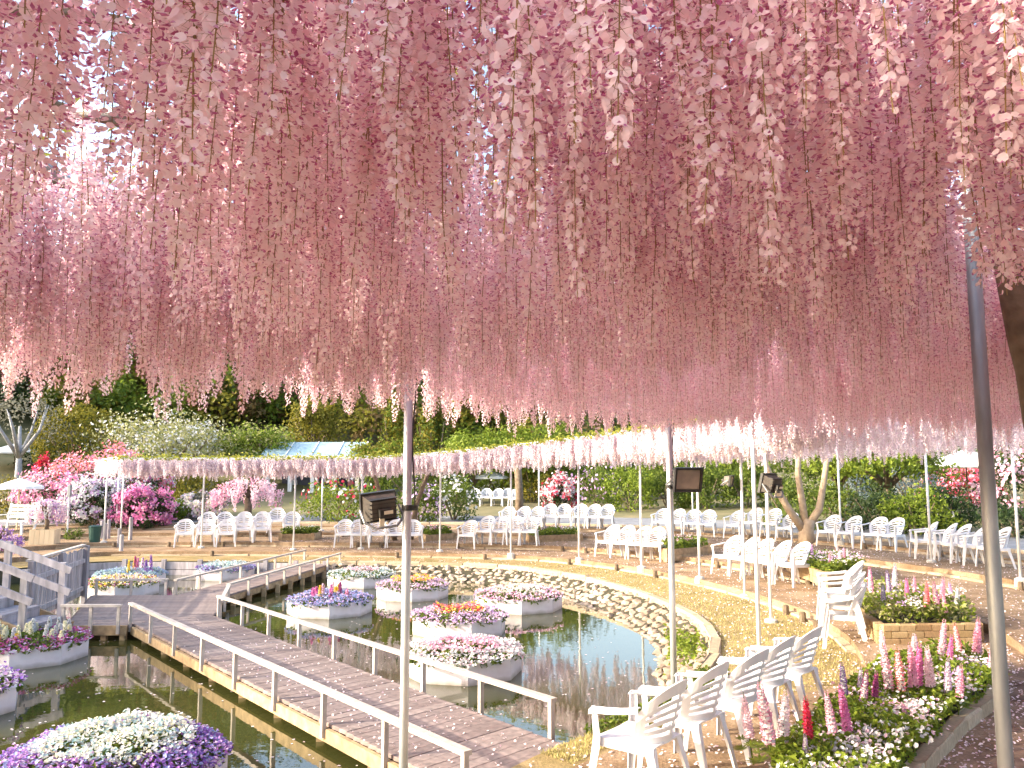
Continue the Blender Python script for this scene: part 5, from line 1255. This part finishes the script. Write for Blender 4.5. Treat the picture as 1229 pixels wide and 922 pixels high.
mb = MB(); mb.add([(x0 - .2, yb + 1.32, rz2), (x1 + .2, yb + 1.32, rz2), (x1 + .2, yb + 3, ez), (x0 - .2, yb + 3, ez)], [(0, 1, 2, 3)]); mb.build("rear_roof", "glassroof", sh)
mb = MB(); obar(mb, (x0 - .25, yb - .42, ez - .09), (x1 + .25, yb - .42, ez - .09), .08, .10); mb.build("gutter", "whitewood", sh)
mb = MB(); mb.add([(x0 - .02, yb - .3, ez - .06), (x0 - .02, yb + 2.9, ez - .06), (x0 - .02, yb + 1.3, rz2 - .05)], [(0, 1, 2)]); mb.build("gable", "whitewood", sh)
for k in range(8):
    mb = MB(); gx = x0 + .6 + k * .52; gz = zb + random.choice((.35, .8, 1.3)); s = random.uniform(.15, .35); bbox(mb, (gx, yb + 1.45 + random.uniform(0, .15), gz), (s, .2, s), .03)
    cn, cm = (("red", "f_red"), ("white", "f_white"), ("teal", "f_teal"), ("coral", "f_coral"))[k % 4]
    tag(mb.build("shop_goods", cm), f"{cn} ware on the shop shelves, {ORD[k]} from the left", "goods", "wares in the garden shop")

# ------------------------------------------------------------------ fallen petals, grass, edge plants
def litter(P, size, name, label, mat="petallit"):
    mb = MB(); leaves(mb, P, size, 0, np.array([0, 0, 1.]), .35, .8, .1); o = mb.build(name, mat, kind="stuff"); o["label"] = label
G = []
while len(G) < 9000:
    t = random.uniform(R(-60), R(100)); o = random.uniform(.05, 8.5); x, y = ring(t, o)
    if y < 3.5 or abs(x / y) > .75 or random.random() > min(1, 9 / y): continue
    if inside(BED, np.array([[x, y]]))[0]: continue
    G.append((x, y, H(x, y) + .008))
for k in range(8000):
    x, y = random.uniform(2.2, 6.5), random.uniform(4.4, 11); 
    if inside(BED, np.array([[x, y]]))[0]: continue
    lim = np.interp(y, [4.6, 5.3, 6.1, 6.85, 7.65, 8.35, 9.2, 9.8], [2.1, 2.3, 2.72, 3.3, 3.95, 4.6, 5.2, 5.33])
    if x < lim or random.random() > math.exp(-(x - lim) / .6) + .12: continue
    G.append((x, y, H(x, y) + .008))
litter(np.array(G), .031, "fallen_petals", "pale pink petals scattered over gravel and grass")
Q = []
for k in range(500):
    f = random.random() ** .6; g = random.random(); p = pt(A0, A1, f) * (1 - g) + pt(B0, B1, f) * g; Q.append((p[0], p[1], DZ + .006))
litter(np.array(Q), .028, "fallen_petals", "pale petals scattered over the boardwalk planks")
Q = []
while len(Q) < 900:
    x, y = random.uniform(-8, 2.5), random.uniform(5, 20)
    if off(x, y) < -.5 and random.random() < 8 / y: Q.append((x, y, -.346))
mb = MB(); leaves(mb, np.array(Q), .035, 0, np.array([0, 0, 1.]), .03, .8, 0.); o = mb.build("floating_petals", "petallit", kind="stuff"); o["label"] = "petals drifting on the pond water"
Q = []
while len(Q) < 16000:
    t = random.uniform(R(-50), R(60)); o = random.random() * (lawn_w(t) - .05); x, y = ring(t, o)
    if y < 5 or random.random() > 10 / y: continue
    Q.append((x, y, H(x, y, o, E_)))
P = np.array(Q); n = len(P); a = rng.uniform(0, 6.283, n); h = rng.uniform(.015, .045, n); w = np.c_[np.cos(a), np.sin(a), np.zeros(n)] * .004
V = np.stack([P - w, P + w, P + np.c_[rng.normal(0, .012, n), rng.normal(0, .012, n), h]], 1).reshape(-1, 3)
mb = MB(); mb.add(V, np.arange(3 * n).reshape(-1, 3)); o = mb.build("grass", "grassb", kind="stuff"); o["label"] = "short dry grass between the pond kerb and the first step"
Q = []
while len(Q) < 2200:
    t = random.uniform(R(-56), R(-24)); o = abs(random.gauss(0, .18)) - .08; x, y = ring(t, o)
    if np.dot(np.array([x, y]) - A1, nl) > -.1 and np.dot(np.array([x, y]) - B1, nl) < .1 and y < 7.7: continue
    Q.append((x, y, .0 + random.uniform(-.02, .07)))
mb = MB(); leaves(mb, np.array(Q), .05, 0, np.array([0, 0, 1.]), .9); o = mb.build("edge_plants", "g_mid", kind="stuff"); o["label"] = "low green weeds along the near pond edge"
P = np.array([(*ring(t, -.35 + random.uniform(-.3, .2)), 0) for t in [random.gauss(R(-8), R(5)) for _ in range(700)]]); P[:, 2] = -.12 + rng.uniform(-.05, .1, len(P))
mb = MB(); leaves(mb, P, .07, 0, np.array([0, 0, 1.]), .8); o = mb.build("bank_weeds", "g_bright", kind="stuff"); o["label"] = "yellow green tufts between the bank stones"
